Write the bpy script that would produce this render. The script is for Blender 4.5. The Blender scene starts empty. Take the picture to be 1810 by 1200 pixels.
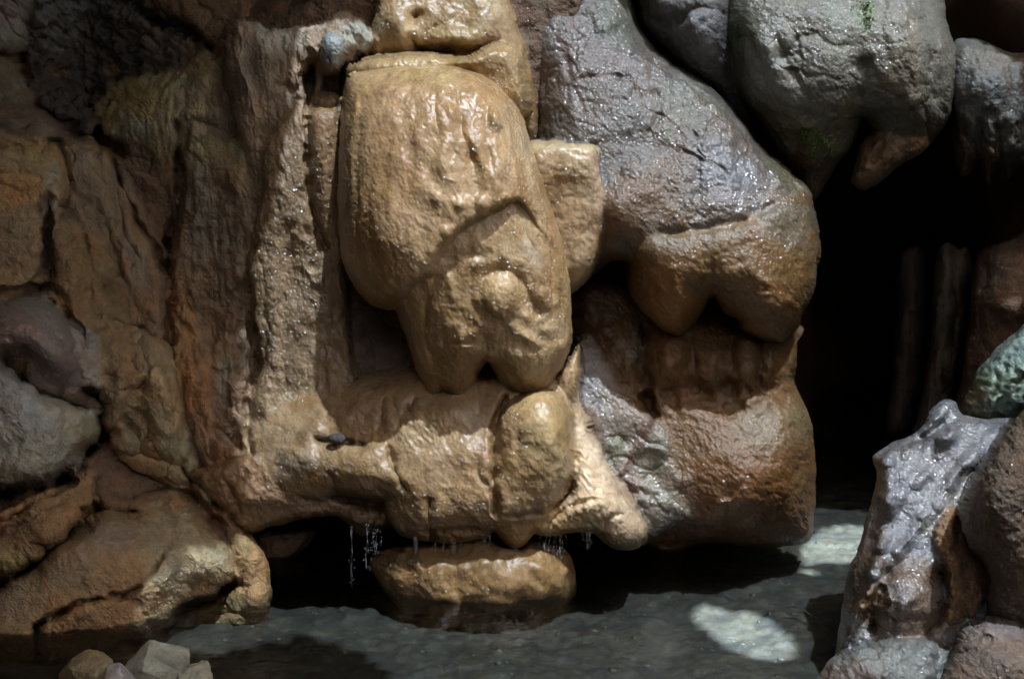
import bpy, math, random
import numpy as np
from mathutils import Vector
from mathutils.bvhtree import BVHTree

random.seed(7)
rng = np.random.default_rng(11)
R = math.radians
scn = bpy.context.scene
COL = scn.collection

# ------------------------------------------------------------------ camera
CAMZ, PITCH, F = 1.96, R(9.0), 2033.0
cam = bpy.data.cameras.new('camera')
cam.sensor_width = 36.0
cam.lens = 36.0 * F / 1810.0
cam.clip_start, cam.clip_end = 0.05, 300.0
camo = bpy.data.objects.new('camera', cam)
camo.location = (0, 0, CAMZ)
camo.rotation_euler = (R(90) - PITCH, 0, 0)
COL.objects.link(camo)
scn.camera = camo

# ------------------------------------------------------------------ light
SUN_DIR = Vector((0.21, -0.33, 0.92)).normalized()      # towards the sun
sun = bpy.data.lights.new('sun', 'SUN')
sun.energy = 5.0
sun.angle = R(0.6)
sun.color = (0.78, 0.89, 1.0)
suno = bpy.data.objects.new('sun', sun)
suno.rotation_euler = SUN_DIR.to_track_quat('Z', 'Y').to_euler()
COL.objects.link(suno)

world = bpy.data.worlds.new('World')
scn.world = world
world.use_nodes = True
wn = world.node_tree.nodes
wl = world.node_tree.links
sky = wn.new('ShaderNodeTexSky')
sky.sky_type = 'NISHITA'
sky.sun_disc = False
sky.sun_elevation = math.asin(SUN_DIR.z)
sky.sun_rotation = math.atan2(SUN_DIR.x, SUN_DIR.y)
sky.air_density, sky.dust_density, sky.ozone_density = 1.0, 9.0, 0.0
bg = wn['Background']
bg.inputs['Strength'].default_value = 0.08
wl.new(sky.outputs['Color'], bg.inputs['Color'])

scn.view_settings.view_transform = 'Standard'
scn.view_settings.look = 'None'
scn.view_settings.gamma = 1.0
scn.view_settings.use_curve_mapping = False
scn.view_settings.exposure = 3.5
scn.render.engine = 'CYCLES'
scn.cycles.use_denoising = True
scn.cycles.sample_clamp_indirect = 4.0
scn.cycles.max_bounces = 8
scn.cycles.diffuse_bounces = 4
scn.cycles.caustics_reflective = False
scn.cycles.caustics_refractive = False

# ------------------------------------------------------------------ helpers
ST, CT = math.sin(PITCH), math.cos(PITCH)

def unproject(u, v, Y):
    """where the line of sight through photo position (u, v) stands at distance Y"""
    u = np.asarray(u, float); v = np.asarray(v, float); Y = np.asarray(Y, float)
    a = (u - 905.0) / F
    b = (600.0 - v) / F
    dy = CT + b * ST
    dz = -ST + b * CT
    t = Y / dy
    return np.stack([a * t, Y + 0 * t, CAMZ + dz * t], -1)

def on_level(u, v, z):
    a = (u - 905.0) / F; b = (600.0 - v) / F
    d = Vector((a, CT + b * ST, -ST + b * CT))
    return Vector((0, 0, CAMZ)) + d * ((z - CAMZ) / d.z)

_perm = np.concatenate([rng.permutation(256)] * 3).astype(np.int64)
_grad = rng.normal(size=(256, 3)); _grad /= np.linalg.norm(_grad, axis=1)[:, None]

def perlin(p):
    i = np.floor(p).astype(np.int64); f = p - i
    i &= 255
    w = f * f * f * (f * (f * 6 - 15) + 10)
    out = 0
    for cx in (0, 1):
        for cy in (0, 1):
            for cz in (0, 1):
                h = _perm[_perm[_perm[(i[..., 0] + cx) & 255] + ((i[..., 1] + cy) & 255)] + ((i[..., 2] + cz) & 255)]
                g = _grad[h & 255]
                d = f - np.array([cx, cy, cz])
                wt = (w[..., 0] if cx else 1 - w[..., 0]) * (w[..., 1] if cy else 1 - w[..., 1]) * (w[..., 2] if cz else 1 - w[..., 2])
                out = out + wt * (g * d).sum(-1)
    return out * 1.5

def fbm(p, octv=4, ridged=False, gain=0.5):
    out = 0; a = 1.0
    for k in range(octv):
        n = perlin(p * (2.03 ** k) + 17.3 * k)
        if ridged == 1: n = 0.5 - 2 * np.abs(n)
        elif ridged == 2: n = 2 * np.abs(n) - 0.5        # billowy
        out = out + a * n; a *= gain
    return out

def cell(p, seed=0):
    """distance to the nearest and second nearest of jittered cell points"""
    i = np.floor(p).astype(np.int64); f = p - i
    d1 = np.full(p.shape[:-1], 9.0); d2 = d1.copy()
    for dx in (-1, 0, 1):
        for dy in (-1, 0, 1):
            for dz in (-1, 0, 1):
                q = i + np.array([dx, dy, dz]); q = q & 255
                h = _perm[_perm[_perm[q[..., 0]] + q[..., 1]] + q[..., 2]]
                o = np.stack([((h * 37 + seed) % 256) / 256., ((h * 91 + 3) % 256) / 256., ((h * 53 + 7) % 256) / 256.], -1)
                d = np.sqrt((((np.array([dx, dy, dz]) + o) - f) ** 2).sum(-1))
                d2 = np.minimum(d2, np.maximum(d, d1)); d1 = np.minimum(d1, d)
    return d1, d2

def cell_id(p):
    i = np.floor(p).astype(np.int64); f = p - i
    best = np.full(p.shape[:-1], 9.0); hid = np.zeros(p.shape[:-1], int)
    for dx in (-1, 0, 1):
        for dy in (-1, 0, 1):
            q = (i + np.array([dx, dy, 0])) & 255
            h = _perm[_perm[_perm[q[..., 0]] + q[..., 1]] + q[..., 2]]
            d = np.hypot(dx + ((h * 37) % 256) / 256. - f[..., 0], dy + ((h * 91 + 3) % 256) / 256. - f[..., 1])
            m = d < best; best = np.where(m, d, best); hid = np.where(m, h, hid)
    return best, hid

def spline(pts, closed=True, per=8):
    P = np.array(pts, float); n = len(P); out = []
    rngk = range(n) if closed else range(n - 1)
    for k in rngk:
        if closed: a, b, c, d = P[k - 1], P[k], P[(k + 1) % n], P[(k + 2) % n]
        else: a, b, c, d = P[max(k - 1, 0)], P[k], P[k + 1], P[min(k + 2, n - 1)]
        m = max(2, int(np.hypot(*(c - b)) / per))
        for t in np.arange(m) / m:
            out.append(0.5 * ((2 * b) + (c - a) * t + (2 * a - 5 * b + 4 * c - d) * t * t + (3 * b - a - 3 * c + d) * t ** 3))
    if not closed: out.append(P[-1])
    return np.array(out)

def seg_dist(U, V, L, closed=False, nearest=False, side=False):
    """distance of points to a polyline"""
    best = np.full(U.shape, 1e18); nx = np.zeros(U.shape); ny = np.zeros(U.shape); sd = np.zeros(U.shape)
    n = len(L)
    for k in range(n if closed else n - 1):
        a = L[k]; b = L[(k + 1) % n]; e = b - a; l2 = e @ e
        if l2 < 1e-9: continue
        t = np.clip(((U - a[0]) * e[0] + (V - a[1]) * e[1]) / l2, 0, 1)
        px = a[0] + t * e[0]; py = a[1] + t * e[1]
        d = (U - px) ** 2 + (V - py) ** 2
        m = d < best
        best[m] = d[m]
        if nearest: nx[m] = px[m]; ny[m] = py[m]
        if side:
            s = e[0] * (V - a[1]) - e[1] * (U - a[0])
            sd[m] = np.sign(s)[m]
    r = np.sqrt(best)
    if nearest: return r, nx, ny
    if side: return r, sd
    return r

def inside(U, V, L):
    c = np.zeros(U.shape, bool); n = len(L)
    for k in range(n):
        x1, y1 = L[k]; x2, y2 = L[(k + 1) % n]
        if y1 == y2: continue
        m = ((V < y1) != (V < y2)) & (U < (x2 - x1) * (V - y1) / (y2 - y1) + x1)
        c ^= m
    return c

def poisson(mask, d, step, it=260):
    """height of a membrane blown up inside the mask"""
    mc = mask[::2, ::2]; dc = d[::2, ::2]
    ph = np.where(mc, dc * dc.max(), 0.0) * 0.5
    I, J = np.indices(mc.shape)
    red = ((I + J) % 2 == 0)
    om = 1.88
    pad = np.zeros((mc.shape[0] + 2, mc.shape[1] + 2)); pad[1:-1, 1:-1] = ph
    ms = [mc & red, mc & ~red]
    for _ in range(it):
        for m in ms:
            c = pad[1:-1, 1:-1]
            g = (pad[:-2, 1:-1] + pad[2:, 1:-1] + pad[1:-1, :-2] + pad[1:-1, 2:] + 4.0) * 0.25
            c[m] += om * (g[m] - c[m])
    ph = pad[1:-1, 1:-1]
    good = mc & (dc > 1.6 * step)
    if not good.any(): good = mc
    q = np.where(good, ph / np.maximum(dc, 0.5), 0.0); w = good.astype(float)
    for _ in range(7):                                    # spread outwards
        qs = np.zeros_like(q); ws = np.zeros_like(w)
        for a in (-1, 0, 1):
            for b in (-1, 0, 1):
                qs += np.roll(np.roll(q * w, a, 0), b, 1); ws += np.roll(np.roll(w, a, 0), b, 1)
        q = np.where(w > 0, q, qs / np.maximum(ws, 1e-9)); w = np.where(w > 0, w, (ws > 0).astype(float))
    h, wd = mask.shape
    yi = np.minimum(np.arange(h) / 2.0, q.shape[0] - 1.001); xi = np.minimum(np.arange(wd) / 2.0, q.shape[1] - 1.001)
    y0 = yi.astype(int); x0 = xi.astype(int); fy = (yi - y0)[:, None]; fx = (xi - x0)[None, :]
    y1 = np.minimum(y0 + 1, q.shape[0] - 1); x1 = np.minimum(x0 + 1, q.shape[1] - 1)
    Q = (q[y0][:, x0] * (1 - fx) + q[y0][:, x1] * fx) * (1 - fy) + (q[y1][:, x0] * (1 - fx) + q[y1][:, x1] * fx) * fy
    return np.where(mask, Q * d, 0.0)

def field(U, V, feats):
    """relief in metres: bumps, strokes, cracks, lips"""
    H = np.zeros(U.shape)
    if len(feats):
        vary = np.clip(0.75 + 0.9 * fbm(np.stack([U / 38, V / 38, np.full(U.shape, 6.6)], -1), 2), 0.1, 1.7)
    for f in feats:
        k = f[0]
        if k == 'b':                                      # bump  x y rx ry angle amp [sharpness]
            _, x, y, rx, ry, an, am = f[:7]; p = f[7] if len(f) > 7 else 1.0
            c, s = math.cos(R(an)), math.sin(R(an))
            a = ((U - x) * c + (V - y) * s) / rx; b = (-(U - x) * s + (V - y) * c) / ry
            H += am * np.exp(-np.power(a * a + b * b, p))
        elif k == 's':                                    # stroke  points width amp
            d = seg_dist(U, V, spline(f[1], False, 14)); H += 0.75 * vary * f[3] * np.exp(-(d / (1.25 * f[2])) ** 2)
        elif k == 'c':                                    # crack  points width depth
            d = seg_dist(U, V, spline(f[1], False, 9)); H -= vary * f[3] * np.exp(-d / f[2])
        elif k == 'l':                                    # lip  points width amp reach : right hand side of travel stays, other side sinks
            d, sd = seg_dist(U, V, spline(f[1], False, 9), side=True)
            reach = f[4]
            H += f[3] * (1 / (1 + np.exp(np.clip(-sd * d / f[2], -30, 30))) - 0.0) * np.exp(-(d / reach) ** 2) * np.where(sd > 0, 1, 1)
    return H

def paintmix(U, V, base, paints, noise):
    C = np.empty(U.shape + (3,)); C[:] = base
    for p in paints:
        k = p[0]; sharp = 1.0
        if k == 'b':
            _, x, y, rx, ry, an, col, al = p[:8]
            c, s = math.cos(R(an)), math.sin(R(an))
            a = ((U - x) * c + (V - y) * s) / rx; b = (-(U - x) * s + (V - y) * c) / ry
            m = np.sqrt(a * a + b * b)
            m = 1 / (1 + np.exp(np.clip((m - 1 + 0.75 * noise) * 9, -30, 30)))
        else:
            _, pts, w, col, al = p[:5]
            d = seg_dist(U, V, spline(pts, False, 14))
            m = np.exp(-(d / (w * (1 + 0.6 * noise))) ** 2)
        m = (m * al)[..., None]
        C = C * (1 - m) + np.array(col) * m
    return C

def vnormals(P, Fq):
    N = np.zeros_like(P)
    for (a, b, c) in ((0, 1, 2), (0, 2, 3)):
        n = np.cross(P[Fq[:, b]] - P[Fq[:, a]], P[Fq[:, c]] - P[Fq[:, a]])
        for k in (a, b, c): np.add.at(N, Fq[:, k], n)
    return N / np.maximum(np.linalg.norm(N, axis=1), 1e-12)[:, None]

def make_mesh(name, P, faces, mat, col=None, wet=None, parent=None, smooth=True):
    me = bpy.data.meshes.new(name)
    me.from_pydata(P.tolist(), [], faces)
    if smooth: me.polygons.foreach_set('use_smooth', np.ones(len(me.polygons), bool))
    if col is not None:
        at = me.attributes.new('stone_colour', 'FLOAT_COLOR', 'POINT')
        at.data.foreach_set('color', np.concatenate([col, np.ones((len(col), 1))], 1).astype(np.float32).ravel())
    if wet is not None:
        at = me.attributes.new('wetness', 'FLOAT', 'POINT')
        at.data.foreach_set('value', wet.astype(np.float32))
    me.materials.append(mat)
    me.update()
    o = bpy.data.objects.new(name, me)
    COL.objects.link(o)
    if parent is not None: o.parent = parent
    return o

def tag(o, label=None, cat=None, group=None, kind=None):
    if label: o['label'] = label
    if cat: o['category'] = cat
    if group: o['group'] = group
    if kind: o['kind'] = kind
    return o

def thing(name, label, cat, px, Y, group=None):
    o = bpy.data.objects.new(name, None)
    o.empty_display_size = 0.1
    o.location = Vector(unproject(px[0], px[1], Y).tolist())
    COL.objects.link(o)
    return tag(o, label, cat, group)

EMBEDDED = ('overhang_rock', 'corner_block', 'dark_ledge_rock', 'orange_block', 'tangled_slab', 'cracked_rock', 'wedge_stone', 'pale_boulder', 'wet_buttress',
            'rusty_pillar', 'red_recess_rock', 'strata_ledge', 'big_slab', 'shore_rock')

def relief(P, noise, off):
    out = np.zeros(len(P))
    for nz in noise:
        amp, sc, octv = nz[:3]; rd = nz[3] if len(nz) > 3 else 0
        q = P * np.array(sc if hasattr(sc, '__len__') else (sc,) * 3) + off
        if rd == 'crack':                                 # thin wandering cracks
            w = q + 0.45 * np.stack([perlin(q * 1.7 + 3), perlin(q * 1.7 + 19), perlin(q * 1.7 + 41)], -1)
            d1, d2 = cell(w); m = np.clip(perlin(q * 0.6 + 7) * 2.2 + 0.35, 0, 1)
            val = -np.exp(-(d2 - d1) / 0.05) * m
        elif rd == 'lump':
            d1, d2 = cell(q); val = 0.6 - d1
        elif rd == 'facet':                               # broken planes
            d1, d2 = cell(q + 0.3 * np.stack([perlin(q), perlin(q + 9), perlin(q + 23)], -1), 5); val = d1 - 0.45
        elif rd == 'terrace':                             # bedding steps
            w = q[:, 2] + 0.9 * perlin(q * np.array([.5, .5, .3])) + 0.25 * perlin(q * 2.1)
            fr = w - np.floor(w); val = np.clip(fr * 1.25, 0, 1) - 0.5
            val = val * np.clip(0.5 + 1.2 * perlin(q * 0.4 + 13), 0, 1)
        else:
            val = fbm(q, octv, rd)
        out += amp * val
    return out

def solo_rock(name, outline, Y, T, mat, base, back=0.25, k=1.0, tilt=(0, 0), feats=(), noise=(), paints=(), wet=0.3, wets=(),
         step=3.5, jit=3.0, label=None, cat='rock formation', parent=None, kind=None, top=0.0, group=None, grow=0.0):
    """a closed rounded stone body: outline, distance, how far it bulges to the front and the back, relief"""
    if name in EMBEDDED: grow, k = 7.0, max(k, 2.2)
    L = spline(outline, True, 8)
    if jit:
        q = np.stack([L[:, 0] / 34, L[:, 1] / 34, np.full(len(L), hash_name(name, outline))], -1)
        q2 = q * 2.7 + 5
        L = L + jit * np.stack([perlin(q) + .5 * perlin(q2), perlin(q + 31.7) + .5 * perlin(q2 + 11)], -1) * 1.6
    if grow:
        e = np.roll(L, -1, 0) - np.roll(L, 1, 0); e = e / np.maximum(np.linalg.norm(e, axis=1), 1e-9)[:, None]
        ar = 0.5 * np.sum(L[:, 0] * np.roll(L[:, 1], -1) - np.roll(L[:, 0], -1) * L[:, 1])
        L = L + np.sign(ar) * grow * np.stack([e[:, 1], -e[:, 0]], -1)
    u0, v0 = L.min(0) - 2 * step; u1, v1 = L.max(0) + 2 * step
    us = np.arange(u0, u1 + step, step); vs = np.arange(v0, v1 + step, step)
    U, V = np.meshgrid(us, vs)
    d, nx, ny = seg_dist(U, V, L, True, nearest=True)
    ins = inside(U, V, L)
    keep = ins | (d < 0.5 * step)
    snap = d < 0.5 * step
    U = np.where(snap, nx, U); V = np.where(snap, ny, V)
    d = np.where(snap, 0, d); d = np.where(ins, d, 0)
    idx = -np.ones(U.shape, int); idx[keep] = np.arange(keep.sum())
    a = idx[:-1, :-1]; b = idx[:-1, 1:]; c = idx[1:, 1:]; e = idx[1:, :-1]
    full = (a >= 0) & (b >= 0) & (c >= 0) & (e >= 0)
    Q = np.stack([a[full], e[full], c[full], b[full]], 1)
    tri = []
    for (x, y, z, o_) in ((a, e, c, b), (e, c, b, a), (c, b, a, e), (b, a, e, c)):
        m = (x >= 0) & (y >= 0) & (z >= 0) & (o_ < 0)
        tri.append(np.stack([x[m], y[m], z[m], z[m]], 1))
    Q = np.concatenate([Q] + tri)
    ph = poisson(ins, d, step)
    phn = ph / max(ph.max(), 1e-9)
    prof = np.sqrt(np.clip(1 - (1 - phn) ** k, 0, 1))
    Uf, Vf = U[keep], V[keep]
    phk = phn[keep]; pk = prof[keep]
    wu = perlin(np.stack([Uf / 45, Vf / 45, np.full(Uf.shape, 3.3)], -1)) * 7
    wv = perlin(np.stack([Uf / 45, Vf / 45, np.full(Uf.shape, 9.1)], -1)) * 7
    fe = field(Uf + wu, Vf + wv, feats)
    fe = fe * np.clip(phk * 9, 0, 1)
    # rim of the kept faces
    ed = np.concatenate([Q[:, [0, 1]], Q[:, [1, 2]], Q[:, [2, 3]], Q[:, [3, 0]]])
    ed = ed[ed[:, 0] != ed[:, 1]]
    es = np.sort(ed, 1); key = es[:, 0] * (10 ** 7) + es[:, 1]
    _, inv, cnt = np.unique(key, return_inverse=True, return_counts=True)
    rim = np.zeros(len(Uf), bool); rim[ed[cnt[inv] == 1].ravel()] = True
    Uf = np.where(rim, nx[keep], Uf); Vf = np.where(rim, ny[keep], Vf)
    hf = np.where(rim, 0, T * pk + fe)
    hb = np.where(rim, 0, -back * np.sqrt(np.clip(1 - (1 - phk) ** 1.6, 0, 1)))
    uc, vc = (u0 + u1) / 2, (v0 + v1) / 2
    Yb = Y - tilt[0] * (Uf - uc) - tilt[1] * (Vf - vc)
    Pf = unproject(Uf, Vf, Yb - hf)
    Pb = unproject(Uf, Vf, Yb - hf * 0 - hb)
    n = len(Uf)
    used = np.zeros(n, bool); used[Q.ravel()] = True
    bm = np.arange(n) + n
    bm[rim] = np.arange(n)[rim]
    Qb = bm[Q][:, ::-1]
    P = np.concatenate([Pf, Pb]); Fq = np.concatenate([Q, Qb])
    live = np.zeros(2 * n, bool); live[Fq.ravel()] = True
    remap = -np.ones(2 * n, int); remap[live] = np.arange(live.sum())
    P = P[live]; Fq = remap[Fq]
    Ua = np.concatenate([Uf, Uf])[live]; Va = np.concatenate([Vf, Vf])[live]
    N = vnormals(P, Fq)
    off = hash_name(name, outline)
    pa = np.concatenate([phk, phk])[live]
    att = np.clip(0.12 + pa * 5.0, 0, 1)
    N = N * att[:, None]
    P = P + N * relief(P, noise, off)[:, None]
    nzc = fbm(np.stack([Ua / 60, Va / 60, np.full(Ua.shape, off)], -1), 3)
    C = np.clip(paintmix(Ua, Va, base, paints, nzc) * SHADE.get(name, 1.0), 0.005, 0.9)
    Wt = np.full(len(Ua), float(wet))
    for w in wets:
        _, x, y, rx, ry, an, val, al = w
        cc, ss = math.cos(R(an)), math.sin(R(an))
        aa = ((Ua - x) * cc + (Va - y) * ss) / rx; bb = (-(Ua - x) * ss + (Va - y) * cc) / ry
        m = 1 / (1 + np.exp(np.clip((np.sqrt(aa * aa + bb * bb) - 1 + .5 * nzc) * 6, -30, 30))) * al
        Wt = Wt * (1 - m) + val * m
    fl = [tuple(int(i) for i in (q if q[2] != q[3] else q[:3])) if q[0] != q[1] else tuple(int(i) for i in q[1:]) for q in Fq]
    if parent is not None:
        P = P - np.array(parent.location)
    else:
        pass
    o = make_mesh(name, P, fl, mat, C, Wt, parent)
    if parent is None:
        ctr = P.mean(0); ctr[2] = P[:, 2].min()
        o.data.transform(__import__('mathutils').Matrix.Translation(-Vector(ctr.tolist())))
        o.location = Vector(ctr.tolist())
        tag(o, label, cat, group, kind)
    elif label: o['label'] = label
    return o

SHADE = dict(lower_lobe=np.array([.62, .56, .39]), brown_bulb=np.array([.55, .49, .37]), hanging_curtain=.6, main_bulge=np.array([.66, .63, .52]), left_lobe=.62, fin_body=np.array([.66, .68, .7]), slope=np.array([.60, .58, .52]), wet_slope=np.array([.75, .74, .68]), dark_boulder=.7, corner_rock=.7, orange_rib=.7)          # evenly darkens stones that came out too bright
DEFS = {}
GROUP_OF = {}
for _g, _names in {
    'mass': 'conglomerate_rock overhang_rock corner_block dark_ledge_rock orange_block tangled_slab cracked_rock mauve_boulder wedge_stone pale_boulder wet_buttress pointed_slab rusty_pillar red_recess_rock strata_ledge big_slab shore_rock curtain crown oval_knob narrow_fold mass step hollow_rock shelf middle_lobe egg_lobe drip_cone pale_lip nub apron_foot knob_row wet_slope brown_bulb cave_wall',
    'boss': 'shell face tongue', 'bulge': 'slope lower_lobe ledge_block', 'upper': 'main_bulge left_lobe frilled_flap',
    'front': 'fin_body orange_rib fold dark_boulder flat_rock corner_rock'}.items():
    for _n in _names.split(): GROUP_OF[_n] = _g
PROUD = dict(conglomerate_rock=.10, overhang_rock=.14, corner_block=.12, dark_ledge_rock=.10, orange_block=.14, tangled_slab=.08, cracked_rock=.10, mauve_boulder=.24,
             wedge_stone=.12, pale_boulder=.2, wet_buttress=.15, pointed_slab=.13, rusty_pillar=.13, red_recess_rock=.06, strata_ledge=.14, big_slab=.2, shore_rock=.08)
CALM = set(EMBEDDED) | {'pointed_slab', 'crown', 'conglomerate_rock'}

def rock(name, outline, Y, T, mat, base, **kw):
    g = GROUP_OF.get(name)
    if g is None: return solo_rock(name, outline, Y, T, mat, base, **kw)
    DEFS.setdefault(g, []).append(dict(name=name, outline=outline, Y=Y, T=T, mat=mat, base=base, **kw))

def fuse(g, step=2.5, soft=0.03, tau=0.010, shared=(), back=0.18, clefts=(), warp=1.0):
    """grow the stones of one mass together: their surfaces are blended where they meet and each stone keeps the part that shows"""
    defs = DEFS[g]; prep = []
    lo = np.array([1e9, 1e9]); hi = -lo
    for D in defs:
        name = D['name']; L = spline(D['outline'], True, 8); jit = D.get('jit', 3.0)
        hn = hash_name(name, D['outline'])
        if jit:
            q = np.stack([L[:, 0] / 34, L[:, 1] / 34, np.full(len(L), hn)], -1); q2 = q * 2.7 + 5
            L = L + jit * np.stack([perlin(q) + .5 * perlin(q2), perlin(q + 31.7) + .5 * perlin(q2 + 11)], -1) * 1.6
        grow = D.get('grow', 0.0) + (7.0 if name in EMBEDDED else 0.0)
        if grow:
            e = np.roll(L, -1, 0) - np.roll(L, 1, 0); e = e / np.maximum(np.linalg.norm(e, axis=1), 1e-9)[:, None]
            ar = 0.5 * np.sum(L[:, 0] * np.roll(L[:, 1], -1) - np.roll(L[:, 0], -1) * L[:, 1])
            L = L + np.sign(ar) * grow * np.stack([e[:, 1], -e[:, 0]], -1)
        prep.append((L, hn)); lo = np.minimum(lo, L.min(0)); hi = np.maximum(hi, L.max(0))
    lo = np.maximum(lo, (-100, -100)) - 2 * step; hi = np.minimum(hi, (1910, 1290)) + 2 * step
    us = np.arange(lo[0], hi[0], step); vs = np.arange(lo[1], hi[1], step)
    U, V = np.meshgrid(us, vs); shp = U.shape
    wu = 7 * perlin(np.stack([U / 45, V / 45, np.full(shp, 3.3)], -1)) + 3 * perlin(np.stack([U / 16, V / 16, np.full(shp, 5.3)], -1))
    wv = 7 * perlin(np.stack([U / 45, V / 45, np.full(shp, 9.1)], -1)) + 3 * perlin(np.stack([U / 16, V / 16, np.full(shp, 1.1)], -1))
    wu *= warp; wv *= warp
    n = len(defs)
    layers = {}; Ymin = np.full(shp, 99.0); own = np.full(shp, -1); Yl = []
    snapd = np.full(shp, 9e9); SU, SV = U.copy(), V.copy()
    ND = np.full(shp, 9e9); NX, NY = U.copy(), V.copy()
    anyin = np.zeros(shp, bool); rimd = np.zeros(shp)
    for i, D in enumerate(defs):
        L, hn = prep[i]
        j0 = max(int((L[:, 0].min() - lo[0]) / step) - 2, 0); j1 = min(int((L[:, 0].max() - lo[0]) / step) + 4, shp[1])
        i0 = max(int((L[:, 1].min() - lo[1]) / step) - 2, 0); i1 = min(int((L[:, 1].max() - lo[1]) / step) + 4, shp[0])
        sl = (slice(i0, i1), slice(j0, j1)); u = U[sl]; v = V[sl]
        d, nx, ny = seg_dist(u, v, L, True, nearest=True); ins = inside(u, v, L)
        sn = (d < 0.5 * step) & (d < snapd[sl])
        a = snapd[sl]; a[sn] = d[sn]; a = SU[sl]; a[sn] = nx[sn]; a = SV[sl]; a[sn] = ny[sn]
        near = d < ND[sl]
        a = ND[sl]; a[near] = d[near]; a = NX[sl]; a[near] = nx[near]; a = NY[sl]; a[near] = ny[near]
        dd = np.where(ins, d, 0)
        ph = poisson(ins, dd, step, 320); phn = ph / max(ph.max(), 1e-9)
        k = D.get('k', 1.0)
        if D['name'] in CALM: k = max(k, 3.5)
        prof = np.sqrt(np.clip(1 - (1 - phn) ** k, 0, 1))
        T = D['T']; base_y = D['Y']
        if D['name'] in PROUD:
            T = PROUD[D['name']] + 0.03
            base_y = lambda a_, b_: wall_depth(a_, b_) + 0.03
        elif 'over' in D:                                 # a layer lying on another stone of the mass
            so, yo, bo_ = layers[D['over']]
            full_y = np.full(shp, 99.0); full_y[so] = np.where(yo < 50, yo, bo_)
            base_y = lambda a_, b_: np.where(full_y[sl] < 50, full_y[sl], bo_) + 0.015
            D = dict(D, tilt=(0, 0))
        elif D['name'] not in ('cave_wall',) and False: pass
        fe = field(u + wu[sl], v + wv[sl], D.get('feats', ())) * np.clip(phn * 9, 0, 1)
        uc, vc = L.mean(0)
        Yb = base_y if not callable(base_y) else base_y(u, v)
        if D['name'] in PROUD: D = dict(D, tilt=(0, 0))
        tl = D.get('tilt', (0, 0))
        y = Yb - tl[0] * (u - uc) - tl[1] * (v - vc) - T * prof - fe
        y = np.where(ins, y, 99.0)
        a = anyin[sl]; a |= ins | (d < 0.5 * step)
        a = rimd[sl]; np.maximum(a, dd, out=a)
        bm = y < Ymin[sl]
        y_on = np.where((d < 0.5 * step) & ~ins, Yb - tl[0] * (u - uc) - tl[1] * (v - vc), y)
        bm = y_on < Ymin[sl]
        a = own[sl]; a[bm] = i; a = Ymin[sl]; a[bm] = y_on[bm]
        Yl.append((sl, y_on, phn)); layers[D['name']] = (sl, y, D['Y'])
    # smooth union
    acc = np.zeros(shp)
    for sl, y, phn in Yl: acc[sl] += np.exp(-np.clip(y - Ymin[sl], 0, 1) / soft)
    Yg = Ymin - soft * np.log(np.maximum(acc, 1.0)) * 0.7
    for _ in range(2):
        wk = anyin.astype(float); num = 0; den = 0
        for a_, b_, w_ in ((0, 0, 4), (0, 1, 1), (0, -1, 1), (1, 0, 1), (-1, 0, 1)):
            num = num + w_ * np.roll(np.roll(np.where(anyin, Yg, 0), a_, 0), b_, 1); den = den + w_ * np.roll(np.roll(wk, a_, 0), b_, 1)
        Yg = np.where(anyin, num / np.maximum(den, 1e-9), Yg)
    for pts, wd, dp in clefts:
        d = seg_dist(U + wu, V + wv, spline(pts, False, 9))
        var = np.clip(0.8 + 0.9 * perlin(np.stack([U / 30, V / 30, np.full(shp, 2.2)], -1)), .15, 1.6)
        Yg += np.where(Yg < 50, dp * var * np.exp(-(d / (wd * (.5 + .5 * var))) ** 2), 0)
    keep = anyin
    idx = -np.ones(shp, int); idx[keep] = np.arange(keep.sum())
    a = idx[:-1, :-1]; b = idx[:-1, 1:]; c = idx[1:, 1:]; e = idx[1:, :-1]
    full = (a >= 0) & (b >= 0) & (c >= 0) & (e >= 0)
    Q = [np.stack([a[full], e[full], c[full], b[full]], 1)]
    for (x, y, z, o_) in ((a, e, c, b), (e, c, b, a), (c, b, a, e), (b, a, e, c)):
        m = (x >= 0) & (y >= 0) & (z >= 0) & (o_ < 0)
        Q.append(np.stack([x[m], y[m], z[m], z[m]], 1))
    Q = np.concatenate(Q)
    Uf, Vf, Yf, ow = U[keep], V[keep], Yg[keep], own[keep]
    ge = np.concatenate([Q[:, [0, 1]], Q[:, [1, 2]], Q[:, [2, 3]], Q[:, [3, 0]]]); ge = ge[ge[:, 0] != ge[:, 1]]
    gk = np.minimum(ge[:, 0], ge[:, 1]) * (10 ** 7) + np.maximum(ge[:, 0], ge[:, 1])
    _, gi_, gc = np.unique(gk, return_inverse=True, return_counts=True)
    gr = np.zeros(len(Uf), bool); gr[ge[gc[gi_] == 1].ravel()] = True
    mv = gr & (ND[keep] < 1.7 * step)
    Uf = np.where(mv, NX[keep], Uf); Vf = np.where(mv, NY[keep], Vf)
    P = unproject(Uf, Vf, Yf)
    N = vnormals(P, Q)
    att = np.clip(0.15 + rimd[keep] / 16.0, 0, 1)
    # soft shares of the stones at each point, for colour, wetness and fine relief
    nv = len(P); wsum = np.zeros(nv); C = np.zeros((nv, 3)); Wt = np.zeros(nv); disp = np.zeros(nv)
    fuzz = 0.02 * fbm(P * 12, 2)
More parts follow.
